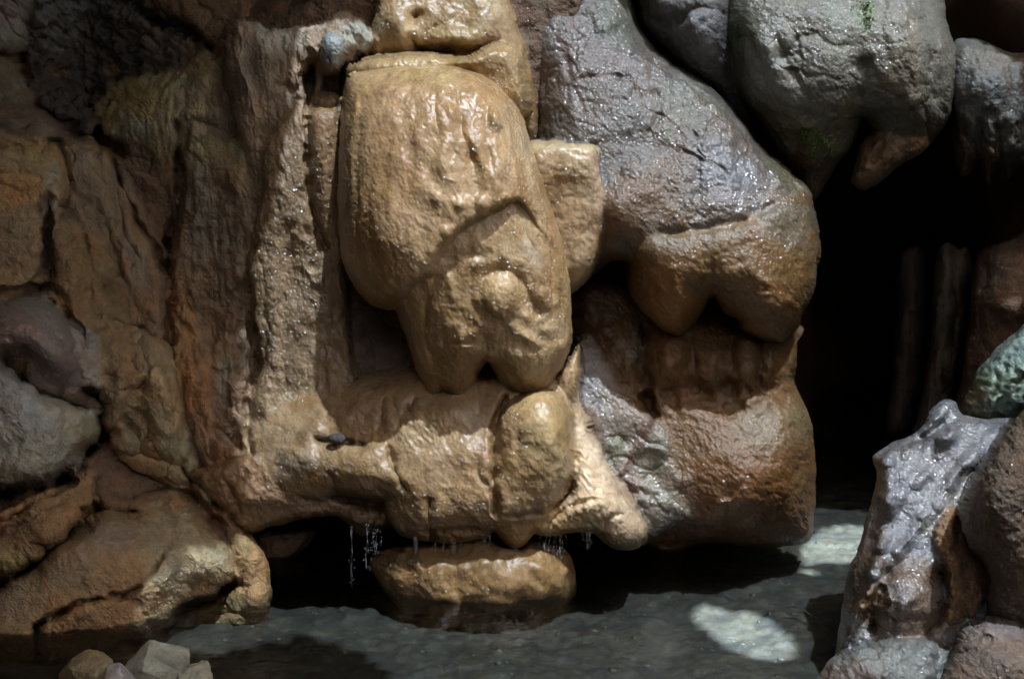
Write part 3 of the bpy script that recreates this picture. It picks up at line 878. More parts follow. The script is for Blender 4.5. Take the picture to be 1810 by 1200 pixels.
rock('orange_block', [(-70, 240), (10, 243), (60, 238), (92, 248), (112, 292), (122, 350), (108, 368), (100, 400), (82, 440), (78, 490), (40, 512), (-10, 530), (-70, 530)],
     5.4, .26, M_BROWN, (.22, .13, .065), feats=[('c', [(70, 370), (85, 340), (88, 400), (80, 470)], 6, .08), ('c', [(-60, 308), (20, 310), (90, 305)], 5, .02), ('c', [(70, 330), (80, 300), (100, 315)], 4, .03), ('b', 60, 420, 60, 60, 0, .03), ('c', [(-40, 400), (30, 395), (85, 392)], 5, .025)],
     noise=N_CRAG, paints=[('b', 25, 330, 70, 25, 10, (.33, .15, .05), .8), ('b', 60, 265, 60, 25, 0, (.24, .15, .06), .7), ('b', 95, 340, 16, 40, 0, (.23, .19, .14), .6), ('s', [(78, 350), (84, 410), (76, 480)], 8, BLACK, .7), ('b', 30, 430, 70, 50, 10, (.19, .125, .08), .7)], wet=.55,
     label='rough orange brown rock block at the left edge above the pale boulders')
rock('tangled_slab', [(105, 240), (150, 236), (195, 250), (212, 300), (248, 365), (288, 470), (305, 560), (296, 625), (262, 640), (235, 560), (205, 480), (160, 410), (118, 340)],
     5.72, .2, M_STREAK, (.16, .10, .058), feats=[('s', [(130, 260), (190, 380), (240, 500), (280, 610)], 14, .05), ('c', [(205, 300), (215, 400), (250, 470), (262, 560)], 6, .05), ('c', [(115, 330), (170, 380), (220, 500)], 5, .04), ('s', [(215, 380), (240, 440), (270, 560)], 10, .04)],
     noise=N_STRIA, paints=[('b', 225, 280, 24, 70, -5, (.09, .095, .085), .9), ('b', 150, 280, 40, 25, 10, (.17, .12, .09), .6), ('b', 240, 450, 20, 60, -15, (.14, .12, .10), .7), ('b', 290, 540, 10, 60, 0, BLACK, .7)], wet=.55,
     label='long brown slab slanting down from beside the orange block into a dark cleft', tilt=(0, .0002))
rock('cracked_rock', [(100, 390), (140, 395), (175, 430), (205, 480), (240, 560), (248, 640), (225, 700), (190, 700), (180, 610), (150, 580), (118, 560), (95, 520), (92, 450)],
     5.5, .2, M_BROWN, (.17, .10, .045), feats=[('c', [(105, 520), (135, 572), (150, 575), (180, 600)], 5, .06), ('c', [(150, 420), (165, 480), (170, 560), (190, 580)], 5, .07), ('s', [(160, 430), (170, 480), (172, 545)], 9, .05), ('b', 125, 500, 30, 60, 10, .06), ('c', [(175, 520), (215, 490), (225, 560)], 5, .05)],
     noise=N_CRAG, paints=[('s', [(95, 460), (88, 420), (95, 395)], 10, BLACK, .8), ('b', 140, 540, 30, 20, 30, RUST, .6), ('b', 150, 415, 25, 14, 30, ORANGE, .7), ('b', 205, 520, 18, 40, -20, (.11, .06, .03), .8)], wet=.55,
     label='cracked brown rock wedged between the orange block and the slanting slab')
rock('mauve_boulder', [(-70, 515), (10, 528), (60, 518), (90, 530), (122, 565), (142, 605), (150, 648), (142, 682), (105, 692), (70, 672), (38, 630), (10, 640), (-70, 650)],
     5.0, .26, M_GREY, (.2, .165, .145), feats=[('b', 60, 590, 60, 60, 0, .04), ('c', [(20, 600), (45, 625), (62, 650)], 4, .03)], noise=N_GREYR,
     paints=[('b', 20, 590, 50, 40, 20, (.2, .13, .095), .7), ('b', 100, 660, 50, 18, 30, (.10, .08, .085), .7), ('b', 80, 545, 40, 22, 0, (.2, .2, .15), .6)], wet=.35,
     label='mauve grey rounded boulder overlapping the pale boulder on the left wall')
rock('wedge_stone', [(115, 572), (150, 580), (172, 600), (182, 650), (180, 684), (150, 690), (140, 640)], 5.15, .12, M_GREY, (.2, .17, .14), noise=N_ROUGH, paints=[('b', 165, 600, 18, 22, 0, (.13, .12, .13), .6)],
     label='small grey wedge of stone right of the mauve boulder')
rock('pale_boulder', [(-70, 625), (5, 640), (40, 672), (95, 706), (140, 722), (172, 742), (186, 772), (160, 798), (128, 828), (70, 848), (0, 858), (-70, 862)],
     4.98, .3, M_GREY, (.235, .235, .195), feats=[('c', [(110, 700), (115, 760), (110, 810)], 4, .012), ('b', 30, 740, 60, 70, 0, .05), ('c', [(-40, 830), (10, 800), (30, 780)], 5, .02), ('c', [(60, 740), (55, 780)], 3, .015)],
     noise=N_GREYR, paints=[('b', 20, 720, 60, 40, 20, (.24, .25, .25), .7), ('b', 150, 770, 40, 40, 0, (.27, .22, .14), .7), ('b', 0, 840, 60, 20, 0, (.17, .14, .1), .6)], wet=.25,
     label='smooth pale grey green boulder with a dark mossy cleft above it on the left wall')
rock('wet_buttress', [(180, 560), (240, 590), (290, 615), (312, 690), (330, 760), (345, 815), (340, 850), (300, 855), (255, 830), (215, 800), (192, 740), (182, 690), (170, 640)],
     5.3, .24, M_STREAK, (.18, .115, .062), feats=[('b', 285, 700, 34, 90, -12, .09), ('c', [(250, 610), (262, 660), (235, 700), (215, 740)], 6, .05), ('c', [(200, 760), (235, 730), (260, 760), (240, 800)], 5, .05), ('s', [(200, 600), (215, 680), (210, 740)], 14, .04), ('c', [(232, 800), (262, 790), (300, 812)], 5, .05)],
     noise=N_CRAG, paints=[('b', 290, 720, 36, 80, -12, (.27, .2, .13), .8), ('b', 215, 640, 30, 60, 0, (.17, .085, .04), .6), ('b', 240, 760, 35, 24, 20, (.2, .16, .12), .6)], wet=.5,
     label='wet tan buttress of rock between the pale boulder and the rusty pillar')
# shield + pillar
rock('pointed_slab', [(160, 172), (190, 148), (240, 128), (300, 118), (352, 96), (420, 60), (470, 80), (500, 150), (500, 240), (470, 310), (420, 340), (350, 330), (290, 300), (262, 262), (215, 262), (182, 252), (172, 215)],
     5.58, .2, M_STREAK, (.21, .16, .09), feats=[('c', [(330, 130), (325, 180), (310, 230), (320, 300)], 6, .04), ('b', 400, 180, 40, 70, 15, -.06), ('s', [(360, 110), (345, 200), (330, 260)], 16, .04), ('s', [(450, 90), (440, 180), (455, 260)], 20, .05), ('c', [(310, 225), (350, 215), (395, 235), (440, 230)], 5, .05), ('b', 230, 190, 60, 40, -20, .04)],
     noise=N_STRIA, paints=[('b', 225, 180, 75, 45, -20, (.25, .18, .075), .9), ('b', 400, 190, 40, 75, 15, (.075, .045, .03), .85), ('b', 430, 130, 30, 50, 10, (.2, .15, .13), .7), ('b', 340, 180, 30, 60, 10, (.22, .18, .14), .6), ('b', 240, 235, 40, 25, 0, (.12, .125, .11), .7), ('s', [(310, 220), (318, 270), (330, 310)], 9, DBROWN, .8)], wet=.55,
     label='pale tan slab ending in a blunt point to the left, against the black conglomerate', k=2.2, tilt=(.0006, .0002))
rock('rusty_pillar', [(270, 250), (330, 270), (400, 260), (470, 290), (468, 400), (455, 480), (452, 600), (445, 700), (446, 780), (460, 850), (450, 930), (400, 935), (375, 850), (345, 790), (325, 710), (305, 620), (298, 540), (302, 460), (312, 390), (290, 320)],
     5.55, .24, M_STREAK, (.15, .085, .046), feats=[('c', [(318, 260), (320, 330), (305, 400), (298, 470)], 9, .07), ('s', [(345, 300), (350, 400), (340, 520)], 22, .05), ('s', [(410, 300), (420, 420), (405, 600), (410, 760)], 26, .06), ('s', [(325, 560), (345, 680), (380, 800)], 18, .05), ('c', [(300, 545), (330, 590), (340, 640)], 5, .05), ('c', [(375, 560), (380, 680), (400, 780)], 6, .03), ('c', [(430, 230), (445, 300), (435, 330)], 5, .03), ('c', [(350, 720), (372, 790), (390, 870)], 6, .04)],
     noise=N_STRIA, paints=[('b', 330, 640, 30, 130, -12, (.26, .125, .042), .75), ('b', 390, 420, 60, 90, 5, (.145, .10, .075), .7), ('b', 410, 720, 40, 90, 0, (.12, .06, .035), .7), ('b', 380, 850, 40, 60, 10, (.2, .085, .035), .75), ('b', 352, 320, 30, 60, 0, (.17, .14, .115), .6), ('s', [(312, 290), (316, 350), (300, 440)], 14, DBROWN, .85), ('b', 395, 660, 12, 34, 5, (.2, .18, .14), .7), ('b', 420, 300, 20, 30, 0, (.23, .14, .06), .6)], wet=.55,
     label='tall rust brown rock pillar left of the wet tan drapery', tilt=(0, .0003))
# lower left strata
rock('red_recess_rock', [(160, 850), (195, 815), (240, 795), (300, 800), (345, 822), (355, 875), (320, 905), (240, 915), (165, 915)], 5.5, .14, M_BROWN, (.12, .062, .035), noise=N_CRAG, wet=.4,
     feats=[('c', [(170, 870), (230, 880), (300, 850)], 6, .05), ('b', 260, 890, 40, 16, 0, .05)], label='dark red knobbly rock in the hollow under the wet buttress')
rock('strata_ledge', [(-70, 930), (0, 908), (60, 882), (120, 856), (162, 828), (168, 858), (166, 892), (148, 925), (112, 950), (98, 978), (48, 1004), (0, 1035), (-70, 1075)], 4.92, .2, M_BROWN, (.2, .105, .045),
     feats=[('c', [(-60, 980), (10, 940), (80, 905), (150, 862)], 5, .06), ('s', [(-40, 1000), (50, 960), (120, 915)], 12, .03)], noise=N_CRAG, paints=[('b', 20, 930, 60, 16, -25, (.13, .055, .03), .6), ('b', 10, 1010, 40, 30, -30, (.22, .17, .06), .6)], wet=.55,
     label='thin slanting ledge of brown strata above the big brown slab')
rock('big_slab', [(-70, 1085), (-10, 1042), (45, 992), (112, 962), (166, 912), (215, 905), (246, 902), (290, 890), (310, 850), (335, 840), (345, 888), (372, 925), (392, 955), (412, 1000), (416, 1022), (388, 1050), (336, 1070), (276, 1118), (212, 1134), (176, 1164), (108, 1181), (66, 1174), (12, 1198), (-70, 1230)],
     4.85, .34, M_BROWN, (.19, .115, .058), feats=[('l', [(-60, 1120), (62, 1102), (100, 1085), (143, 1064), (180, 1056), (212, 1053), (246, 1038), (262, 1020)], 4, .06, 60), ('c', [(62, 1102), (68, 1150), (72, 1180)], 5, .06), ('b', 320, 980, 60, 70, 0, .06), ('s', [(318, 860), (330, 930), (345, 1000)], 16, .05), ('c', [(345, 900), (365, 950), (385, 985)], 6, .04), ('b', 380, 985, 18, 40, -25, .04), ('c', [(240, 1060), (262, 1100)], 4, .03), ('b', 160, 960, 70, 40, -25, .03), ('l', [(200, 1030), (240, 990), (300, 980), (350, 1000)], 6, -.015, 40)],
     noise=[(.018, 4, 3), (.03, 5, 1, 'facet'), (.016, 4, 1, 'crack'), (.007, 12, 1, 'crack'), (.004, 34, 3, 1)], paints=[('b', 320, 980, 70, 80, 0, (.24, .175, .11), .8), ('b', 80, 1020, 90, 40, -30, (.17, .11, .075), .6), ('b', 130, 1120, 100, 40, -20, (.2, .10, .045), .7), ('b', 40, 1150, 40, 40, 0, (.23, .12, .05), .6), ('b', 385, 985, 16, 50, -20, (.28, .21, .13), .6), ('b', 200, 950, 60, 30, -10, (.15, .10, .085), .6)], wet=.45, wets=[('b', 310, 980, 70, 100, 0, .95, .9)], back=.3,
     label='big brown wet slab at the lower left with a jagged crack across it', tilt=(0, .0004))
rock('shore_rock', [(400, 935), (442, 955), (466, 1000), (472, 1075), (455, 1110), (400, 1130), (330, 1152), (262, 1165), (255, 1140), (330, 1085), (395, 1050), (424, 1010)], 5.02, .22, M_BROWN, (.2, .115, .05), noise=N_ROUGH, wet=.4,
     feats=[('s', [(440, 960), (455, 1040), (420, 1100)], 16, .04), ('c', [(360, 1100), (410, 1080), (450, 1090)], 5, .04)], label='low ochre rock sloping from under the big brown slab into the dark water')
rock('striated_stone', [(445, 945), (500, 935), (555, 930), (545, 965), (520, 985), (480, 1000), (455, 1002)], 5.6, .15, M_STREAK, (.15, .085, .045), noise=N_STRIA, wet=.4, label='striated brown stone in the dark hollow beneath the apron')
# bottom left pale stones
import bmesh
def fallen_stone(px, Y, size, rot, colr, seed, label):
    r = random.Random(seed); bm = bmesh.new()
    for _ in range(26):
        v = Vector((r.uniform(-1, 1), r.uniform(-1, 1), r.uniform(-1, 1)))
        v = v / max(abs(v.x) ** 3 + abs(v.y) ** 3 + abs(v.z) ** 3, .05) ** (1 / 3) * r.uniform(.86, 1.0)
        bm.verts.new((v.x * size[0], v.y * size[1], v.z * size[2]))
    res = bmesh.ops.convex_hull(bm, input=bm.verts)
    bmesh.ops.delete(bm, geom=[g for g in res['geom_interior'] if isinstance(g, bmesh.types.BMVert)], context='VERTS')
    bmesh.ops.dissolve_limit(bm, angle_limit=R(9), verts=bm.verts, edges=bm.edges)
    bmesh.ops.bevel(bm, geom=list(bm.edges), offset=.006, segments=2, affect='EDGES', profile=.6)
    bmesh.ops.triangulate(bm, faces=bm.faces)
    for _ in range(3):
        bmesh.ops.subdivide_edges(bm, edges=[e for e in bm.edges if e.calc_length() > .012], cuts=1, use_grid_fill=True)
        bmesh.ops.triangulate(bm, faces=bm.faces)
    bmesh.ops.recalc_face_normals(bm, faces=bm.faces)
    me = bpy.data.meshes.new('fallen_stone'); bm.to_mesh(me); bm.free()
    n = len(me.vertices); P = np.zeros(n * 3); me.vertices.foreach_get('co', P); P = P.reshape(-1, 3)
    N = np.zeros(n * 3); me.vertices.foreach_get('normal', N); N = N.reshape(-1, 3)
    P = P + N * relief(P, [(.006, 8, 3), (.010, (9, 9, 9), 1, 'crack'), (.003, 34, 3, 1)], seed * 1.7)[:, None]
    me.vertices.foreach_set('co', P.ravel())
    me.polygons.foreach_set('use_smooth', np.ones(len(me.polygons), bool))
    nz = fbm(P * 9 + seed, 4)[:, None]; st = np.clip(fbm(P * 5 + seed * 3, 3) * 2.4 - .2, 0, 1)[:, None]
    C = np.array(colr) * (1 + .35 * nz); C = C * (1 - .6 * st) + np.array((.2, .125, .05)) * .6 * st
    at = me.attributes.new('stone_colour', 'FLOAT_COLOR', 'POINT'); at.data.foreach_set('color', np.concatenate([np.clip(C, .01, .9), np.ones((n, 1))], 1).astype(np.float32).ravel())
    me.attributes.new('wetness', 'FLOAT', 'POINT').data.foreach_set('value', np.full(n, .15, np.float32))
    me.materials.append(M_GREY)
    o = bpy.data.objects.new('fallen_stone', me); COL.objects.link(o)
    o.location = Vector(unproject(px[0], px[1], Y).tolist()); o.rotation_euler = rot
    tag(o, label, 'stone', 'pale stones heaped at the bottom left')
fallen_stone((274, 1205), 4.10, (.15, .12, .18), (.25, .32, .2), (.26, .275, .225), 3, 'largest pale grey green stone in the heap at the bottom left')
fallen_stone((352, 1224), 4.05, (.10, .10, .13), (.1, .1, -.25), (.25, .26, .2), 8, 'pale squarish stone at the right end of the heap at the bottom left')
fallen_stone((216, 1228), 3.93, (.10, .09, .12), (-.2, .35, .5), (.28, .29, .3), 12, 'front bluish grey stone of the heap at the bottom left')
fallen_stone((162, 1212), 4.15, (.12, .10, .15), (.2, .3, -.4), (.2, .16, .085), 21, 'tan stone at the left end of the heap at the bottom left')

# ================================================================== CENTRE : flowstone
# wet drapery with its crown
dr = thing('flowstone_drapery', 'tall wet tan flowstone drapery left of the big hanging boss', 'flowstone', (530, 770), 5.4)
rock('curtain', [(468, 255), (500, 205), (545, 175), (590, 165), (625, 190), (632, 260), (628, 330), (622, 430), (618, 520), (622, 600), (640, 680), (650, 740), (640, 820), (560, 850), (470, 840), (430, 770), (434, 700), (456, 640), (446, 560), (442, 480), (450, 400), (462, 330)],
     5.42, .16, M_DRAPE, (.30, .20, .105), k=3, parent=dr, step=3, feats=[('s', [(490, 260), (480, 400), (475, 560), (470, 700)], 20, .022), ('s', [(530, 300), (535, 420), (530, 560), (540, 700)], 24, .02), ('s', [(575, 210), (572, 330), (570, 450), (585, 600), (600, 700)], 17, .035), ('c', [(545, 230), (548, 330), (560, 390), (556, 470)], 6, .06), ('c', [(505, 400), (500, 560), (505, 690)], 7, .03),
      ('c', [(455, 420), (470, 560), (468, 660)], 6, .03), ('b', 560, 740, 60, 40, -30, .05), ('b', 470, 730, 25, 50, 0, .05), ('s', [(600, 440), (607, 560), (622, 690)], 10, .04)],
     noise=[(.014, (8, 8, 2.2), 3), (.005, (30, 30, 12), 2, 2), (.002, 70, 2)], paints=[('b', 572, 330, 24, 140, 0, (.33, .19, .075), .8), ('b', 460, 600, 20, 120, 0, (.21, .15, .075), .7), ('b', 545, 560, 40, 120, 0, (.31, .22, .125), .6), ('b', 440, 780, 40, 50, 0, (.2, .14, .07), .7)], wet=1.0)
rock('crown', [(392, 70), (430, 40), (470, 55), (520, 48), (560, 38), (585, 25), (625, 28), (655, 55), (662, 90), (622, 108), (603, 135), (600, 200), (575, 205), (552, 190), (560, 290), (530, 400), (480, 410), (445, 330), (420, 230), (400, 150)],
     5.5, .12, M_STREAK, (.22, .165, .115), parent=dr, feats=[('s', [(470, 70), (480, 150), (500, 260)], 18, .022), ('s', [(540, 60), (530, 130), (520, 220)], 16, .03), ('c', [(500, 70), (505, 150), (520, 230)], 6, .02), ('c', [(440, 90), (450, 170), (470, 250)], 7, .02), ('s', [(560, 90), (600, 70), (640, 60)], 16, .06), ('c', [(550, 110), (552, 170), (560, 195)], 7, .09), ('b', 585, 160, 14, 40, 0, -.10), ('s', [(415, 60), (425, 120), (450, 210)], 12, .04)],
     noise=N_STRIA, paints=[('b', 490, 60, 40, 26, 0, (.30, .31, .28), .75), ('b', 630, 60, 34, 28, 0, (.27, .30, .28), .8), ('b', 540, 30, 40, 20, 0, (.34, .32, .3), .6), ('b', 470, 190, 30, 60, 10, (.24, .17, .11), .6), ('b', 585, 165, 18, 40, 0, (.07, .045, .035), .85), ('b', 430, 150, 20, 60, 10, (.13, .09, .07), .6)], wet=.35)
rock('oval_knob', [(572, 62), (590, 56), (606, 66), (610, 92), (600, 122), (584, 130), (568, 120), (562, 92)], 5.28, .10, M_GREY, (.25, .28, .27), parent=dr, noise=[(.008, 12, 3), (.004, 50, 2)], paints=[('b', 588, 125, 20, 14, 0, (.25, .12, .07), .7)], wet=.3, jit=2, back=.12)
rock('narrow_fold', [(545, 196), (572, 188), (600, 192), (603, 230), (600, 330), (598, 430), (600, 500), (585, 470), (565, 430), (552, 380), (543, 300)], 5.33, .14, M_DRAPE, (.33, .19, .08), parent=dr, feats=[('c', [(578, 205), (580, 300), (582, 420)], 5, .02)], noise=[(.008, (8, 8, 2.5), 3), (.003, 40, 2)], wet=.8, step=3, jit=2)

# top mass behind the boss
tm = thing('upper_flowstone', 'lumpy ochre flowstone mass above and behind the hanging boss', 'flowstone', (780, 130), 5.6)
rock('mass', [(640, 100), (652, 60), (662, 15), (680, -60), (790, -80), (880, -60), (905, 10), (926, 65), (935, 110), (945, 170), (950, 240), (930, 230), (900, 160), (850, 128), (760, 118), (690, 120)], 5.62, .17, M_FLOW, (.36, .24, .11), k=3, parent=tm, step=3,
     feats=[('b', 700, 40, 40, 45, 10, .09), ('b', 718, 80, 22, 30, 0, .06), ('c', [(735, 30), (725, 60), (745, 95)], 8, .09), ('b', 800, 70, 55, 22, 5, .10), ('b', 770, 30, 40, 30, 0, .05), ('b', 850, 40, 40, 40, 0, .06), ('c', [(750, 60), (780, 45), (830, 48)], 5, .03), ('b', 910, 110, 30, 60, -20, .06), ('b', 785, 92, 26, 14, 0, -.07), ('s', [(660, 40), (668, 80), (672, 100)], 10, .05), ('b', 830, 85, 30, 12, 0, -.05)],
     noise=N_FLOW, paints=[('b', 800, 55, 50, 26, 5, (.31, .22, .085), .8), ('b', 700, 40, 40, 40, 0, (.42, .30, .15), .6), ('b', 780, 85, 30, 18, 0, (.2, .14, .1), .8), ('b', 870, 25, 50, 40, 0, (.36, .28, .15), .6)], wet=.6)
rock('step', [(610, 128), (660, 100), (735, 96), (820, 100), (875, 80), (910, 85), (925, 130), (930, 200), (880, 190), (760, 150), (640, 150)], 5.30, .16, M_FLOW, (.37, .25, .10), k=3, parent=tm, step=3,
     feats=[('b', 830, 100, 50, 22, 0, .05), ('b', 690, 118, 50, 14, 0, .03)], noise=N_FLOW, paints=[('b', 780, 115, 80, 20, 0, (.37, .255, .09), .7)], wet=.8)

# the hanging boss
bo = thing('hanging_boss', 'big tan flowstone boss hanging over the pool apron like a long wrinkled head', 'flowstone', (850, 705), 5.2)
rock('face', [(616, 136), (645, 122), (700, 116), (760, 113), (830, 121), (880, 148), (913, 187), (936, 241), (953, 300), (974, 360), (994, 425), (1004, 480), (1010, 540), (1012, 585), (1003, 630), (986, 662), (962, 692), (934, 700), (902, 692), (882, 674), (868, 650), (860, 641), (851, 655), (836, 682), (820, 703), (803, 703), (786, 692), (768, 700), (755, 694), (747, 678), (734, 650), (722, 612), (709, 578), (700, 550), (664, 541), (632, 516), (610, 475), (600, 420), (597, 330), (601, 230), (607, 165)],
     5.18, .42, M_FLOW, (.38, .255, .115), k=1.7, parent=bo, step=2.5, jit=2, tilt=(0, .0003),
     feats=[('b', 888, 526, 34, 36, 20, .05, 2.0), ('c', [(856, 491), (874, 475), (902, 478), (926, 503), (940, 533), (951, 556)], 7, .035), ('s', [(840, 470), (884, 450), (923, 466), (955, 500), (972, 540)], 10, .028), ('s', [(849, 526), (863, 549), (891, 567), (919, 588), (951, 610), (986, 613), (1010, 603)], 9, .035), ('c', [(845, 510), (852, 535), (862, 556), (890, 576)], 5, .02),
      ('s', [(793, 491), (807, 533), (835, 565), (856, 578)], 8, .022), ('b', 818, 596, 13, 16, 0, .022), ('b', 846, 592, 14, 12, 0, .02), ('b', 800, 576, 10, 14, 0, .016), ('b', 930, 560, 16, 12, 20, .018), ('b', 968, 585, 14, 12, 0, .018), ('c', [(770, 490), (757, 530), (751, 565), (757, 617), (778, 692)], 8, .03), ('s', [(735, 530), (728, 590), (742, 655)], 14, .02),
      ('l', [(845, 612), (890, 616), (951, 622), (1010, 608)], 6, .022, 40), ('c', [(856, 596), (858, 620), (859, 645)], 8, .03), ('b', 815, 655, 30, 52, 10, .03), ('b', 935, 655, 52, 42, 0, .035), ('s', [(905, 372), (918, 420), (938, 468)], 9, .02), ('c', [(918, 372), (932, 420), (952, 462)], 6, .02), ('s', [(960, 410), (982, 470), (992, 545)], 11, .02), ('b', 840, 430, 40, 20, -20, .02), ('c', [(785, 456), (830, 452), (868, 456)], 5, .012), ('b', 755, 645, 10, 16, 0, .02), ('c', [(735, 640), (748, 660), (768, 690)], 4, .02)], noise=N_BOSS, paints=[('b', 900, 515, 40, 34, 30, (.45, .32, .16), .7), ('s', [(915, 370), (935, 430), (950, 470)], 10, (.36, .33, .27), .6), ('b', 920, 660, 80, 40, 0, (.36, .245, .115), .7), ('b', 800, 650, 40, 60, 0, (.37, .24, .09), .6), ('b', 900, 400, 60, 40, 0, (.36, .25, .10), .6), ('b', 950, 580, 50, 40, 20, (.44, .32, .17), .6)],
     wet=.75, wets=[('b', 940, 560, 60, 50, 20, 1.0, .9), ('b', 900, 660, 120, 40, 0, .2, .9)])

rock('shell', [(612, 132), (645, 118), (700, 112), (760, 110), (830, 118), (880, 145), (915, 185), (938, 240), (955, 300), (976, 360), (992, 410), (998, 436), (988, 449), (968, 432), (948, 402), (928, 375), (908, 360), (880, 374), (842, 394), (802, 422), (780, 458), (767, 486), (737, 505), (713, 530), (697, 549), (660, 544), (628, 518), (607, 476), (597, 420), (594, 330), (598, 230), (604, 165)],
     5.18, .105, M_FLOW, TAN, k=7, over='face', grow=-3, parent=bo, step=2.5, jit=2, tilt=(.0000, .0003),
     feats=[('s', [(905, 358), (930, 372), (958, 405), (988, 442)], 11, 0.0245), ('b', 978, 425, 14, 20, -40, .02), ('s', [(625, 150), (618, 260), (615, 380), (632, 480)], 17, 0.0245), ('c', [(640, 160), (628, 260), (625, 380), (640, 470)], 10, 0.0195), ('s', [(775, 140), (770, 200), (790, 260), (800, 330), (790, 400)], 17, 0.0280), ('c', [(770, 130), (768, 190), (775, 240)], 9, 0.0228), ('c', [(810, 150), (815, 220), (835, 290), (845, 340)], 9, 0.0228),
            ('s', [(835, 150), (850, 190), (855, 260), (880, 330)], 18, 0.0315), ('b', 875, 205, 12, 20, 0, .05), ('c', [(862, 195), (858, 240), (872, 290), (895, 330)], 8, 0.0260), ('s', [(885, 200), (905, 270), (915, 340)], 11, 0.0245), ('c', [(905, 200), (915, 280), (925, 340)], 8, 0.0195), ('s', [(920, 220), (935, 300), (958, 380), (985, 435)], 12, 0.0280), ('c', [(930, 250), (945, 310), (965, 370)], 8, 0.0195),
            ('b', 745, 330, 16, 24, 10, .022), ('b', 700, 290, 18, 30, 0, .02), ('b', 770, 350, 14, 16, 0, .025), ('b', 815, 360, 14, 14, 0, .025), ('b', 780, 290, 12, 18, 0, .022), ('b', 850, 360, 12, 12, 0, .022), ('b', 835, 250, 12, 20, 0, .02), ('b', 880, 300, 14, 30, 10, .03), ('b', 740, 240, 14, 26, 0, .018), ('b', 800, 200, 12, 18, 0, .022), ('b', 690, 400, 50, 70, 0, .03),
            ('s', [(890, 362), (850, 385), (805, 415), (780, 450), (765, 480), (735, 500)], 13, 0.0210), ('s', [(675, 430), (680, 500), (690, 545)], 11, 0.0140), ('c', [(655, 450), (665, 510), (680, 545)], 8, 0.0117), ('s', [(640, 125), (700, 122), (800, 122)], 10, 0.0140)],
     noise=N_BOSS, paints=[('b', 690, 250, 60, 110, 0, (.37, .215, .095), .7), ('b', 760, 125, 90, 16, 0, (.40, .28, .09), .7), ('b', 900, 230, 40, 70, -15, (.44, .30, .14), .7), ('s', [(925, 230), (938, 310), (960, 390)], 10, (.55, .44, .28), .7), ('b', 610, 330, 14, 160, 0, (.27, .17, .075), .7), ('b', 720, 380, 50, 60, 0, (.42, .27, .14), .6), ('b', 640, 510, 40, 40, 40, (.33, .2, .08), .7)],
     wet=.6, wets=[('b', 800, 150, 110, 40, 10, 1.0, .9), ('b', 640, 300, 40, 200, 0, .35, .8), ('b', 920, 260, 40, 110, -15, 1.0, .8)])
# ledge block at right of the boss
rock('ledge_block', [(930, 256), (965, 250), (1010, 252), (1050, 257), (1058, 275), (1060, 300), (1070, 335), (1071, 400), (1062, 448), (1042, 490), (1016, 518), (990, 515), (960, 430), (940, 330)], 5.40, .2, M_FLOW, (.34, .235, .125), k=6, step=3, jit=2,
     feats=[('b', 1000, 300, 50, 30, 0, .03), ('b', 1010, 430, 40, 60, 0, .03), ('c', [(990, 352), (1008, 348), (1025, 358)], 3, .01)], noise=[(.010, 8, 3), (.003, 42, 2)], paints=[('s', [(945, 256), (1000, 257), (1050, 262)], 8, (.5, .43, .27), .8), ('b', 1020, 290, 30, 24, 0, (.46, .36, .22), .6), ('s', [(1056, 290), (1068, 340), (1068, 420)], 6, (.42, .33, .2), .6), ('b', 1010, 460, 40, 50, 0, (.3, .21, .11), .6)], wet=.5, wets=[('b', 1010, 290, 50, 30, 0, 1, .9)], top=1,
     label='smooth tan flowstone block with a flat top against the grey rock, right of the boss', cat='flowstone')

# the hollow behind the boss

# apron
ap = thing('flowstone_apron', 'wide tan flowstone apron under the boss with rounded lobes and a dripping lip', 'flowstone', (800, 960), 5.1)
rock('shelf', [(425, 790), (420, 740), (480, 700), (560, 680), (620, 670), (690, 650), (760, 640), (830, 640), (890, 640), (960, 640), (1005, 690), (1018, 790), (1005, 860), (950, 920), (880, 935), (790, 935), (720, 940), (696, 915), (688, 888), (640, 878), (590, 872), (560, 885), (500, 868), (440, 850), (415, 820)],
     5.22, .28, M_FLOW, (.33, .22, .11), parent=ap, k=2.0, step=3, tilt=(.0004, .0012),
     feats=[('c', [(555, 775), (600, 778), (645, 785)], 5, .05), ('b', 690, 735, 24, 30, 0, .035), ('c', [(668, 760), (675, 730), (690, 700), (705, 745), (718, 720), (722, 760)], 4, .03), ('s', [(640, 720), (600, 740), (560, 765)], 18, .03), ('c', [(735, 700), (720, 760), (755, 790), (790, 770)], 5, .02), ('b', 800, 730, 30, 34, 0, .04), ('b', 760, 810, 30, 30, 0, .025), ('b', 820, 800, 34, 30, 0, .03), ('c', [(850, 775), (845, 830), (870, 870)], 5, .02), ('l', [(540, 790), (600, 792), (660, 785)], 6, .03, 40),
            ('b', 640, 840, 60, 34, 0, .05), ('c', [(590, 840), (600, 870)], 5, .03), ('c', [(690, 790), (705, 830), (715, 860)], 5, .03), ('b', 540, 830, 40, 40, 0, .03), ('b', 735, 740, 14, 22, 20, .025), ('c', [(770, 720), (752, 750), (735, 770)], 4, .02)],
     noise=[(.012, 6, 3), (.003, 30, 2), (.002, 60, 2)], paints=[('b', 480, 800, 60, 60, 0, (.25, .17, .09), .7), ('b', 530, 820, 34, 30, 0, (.3, .25, .2), .6), ('b', 760, 760, 70, 60, 0, (.3, .185, .09), .6), ('b', 640, 840, 60, 34, 0, (.33, .235, .12), .6), ('s', [(560, 776), (600, 779), (645, 786)], 5, (.09, .07, .05), .8), ('b', 830, 720, 34, 26, 0, (.35, .25, .15), .6)],
     wet=.75)
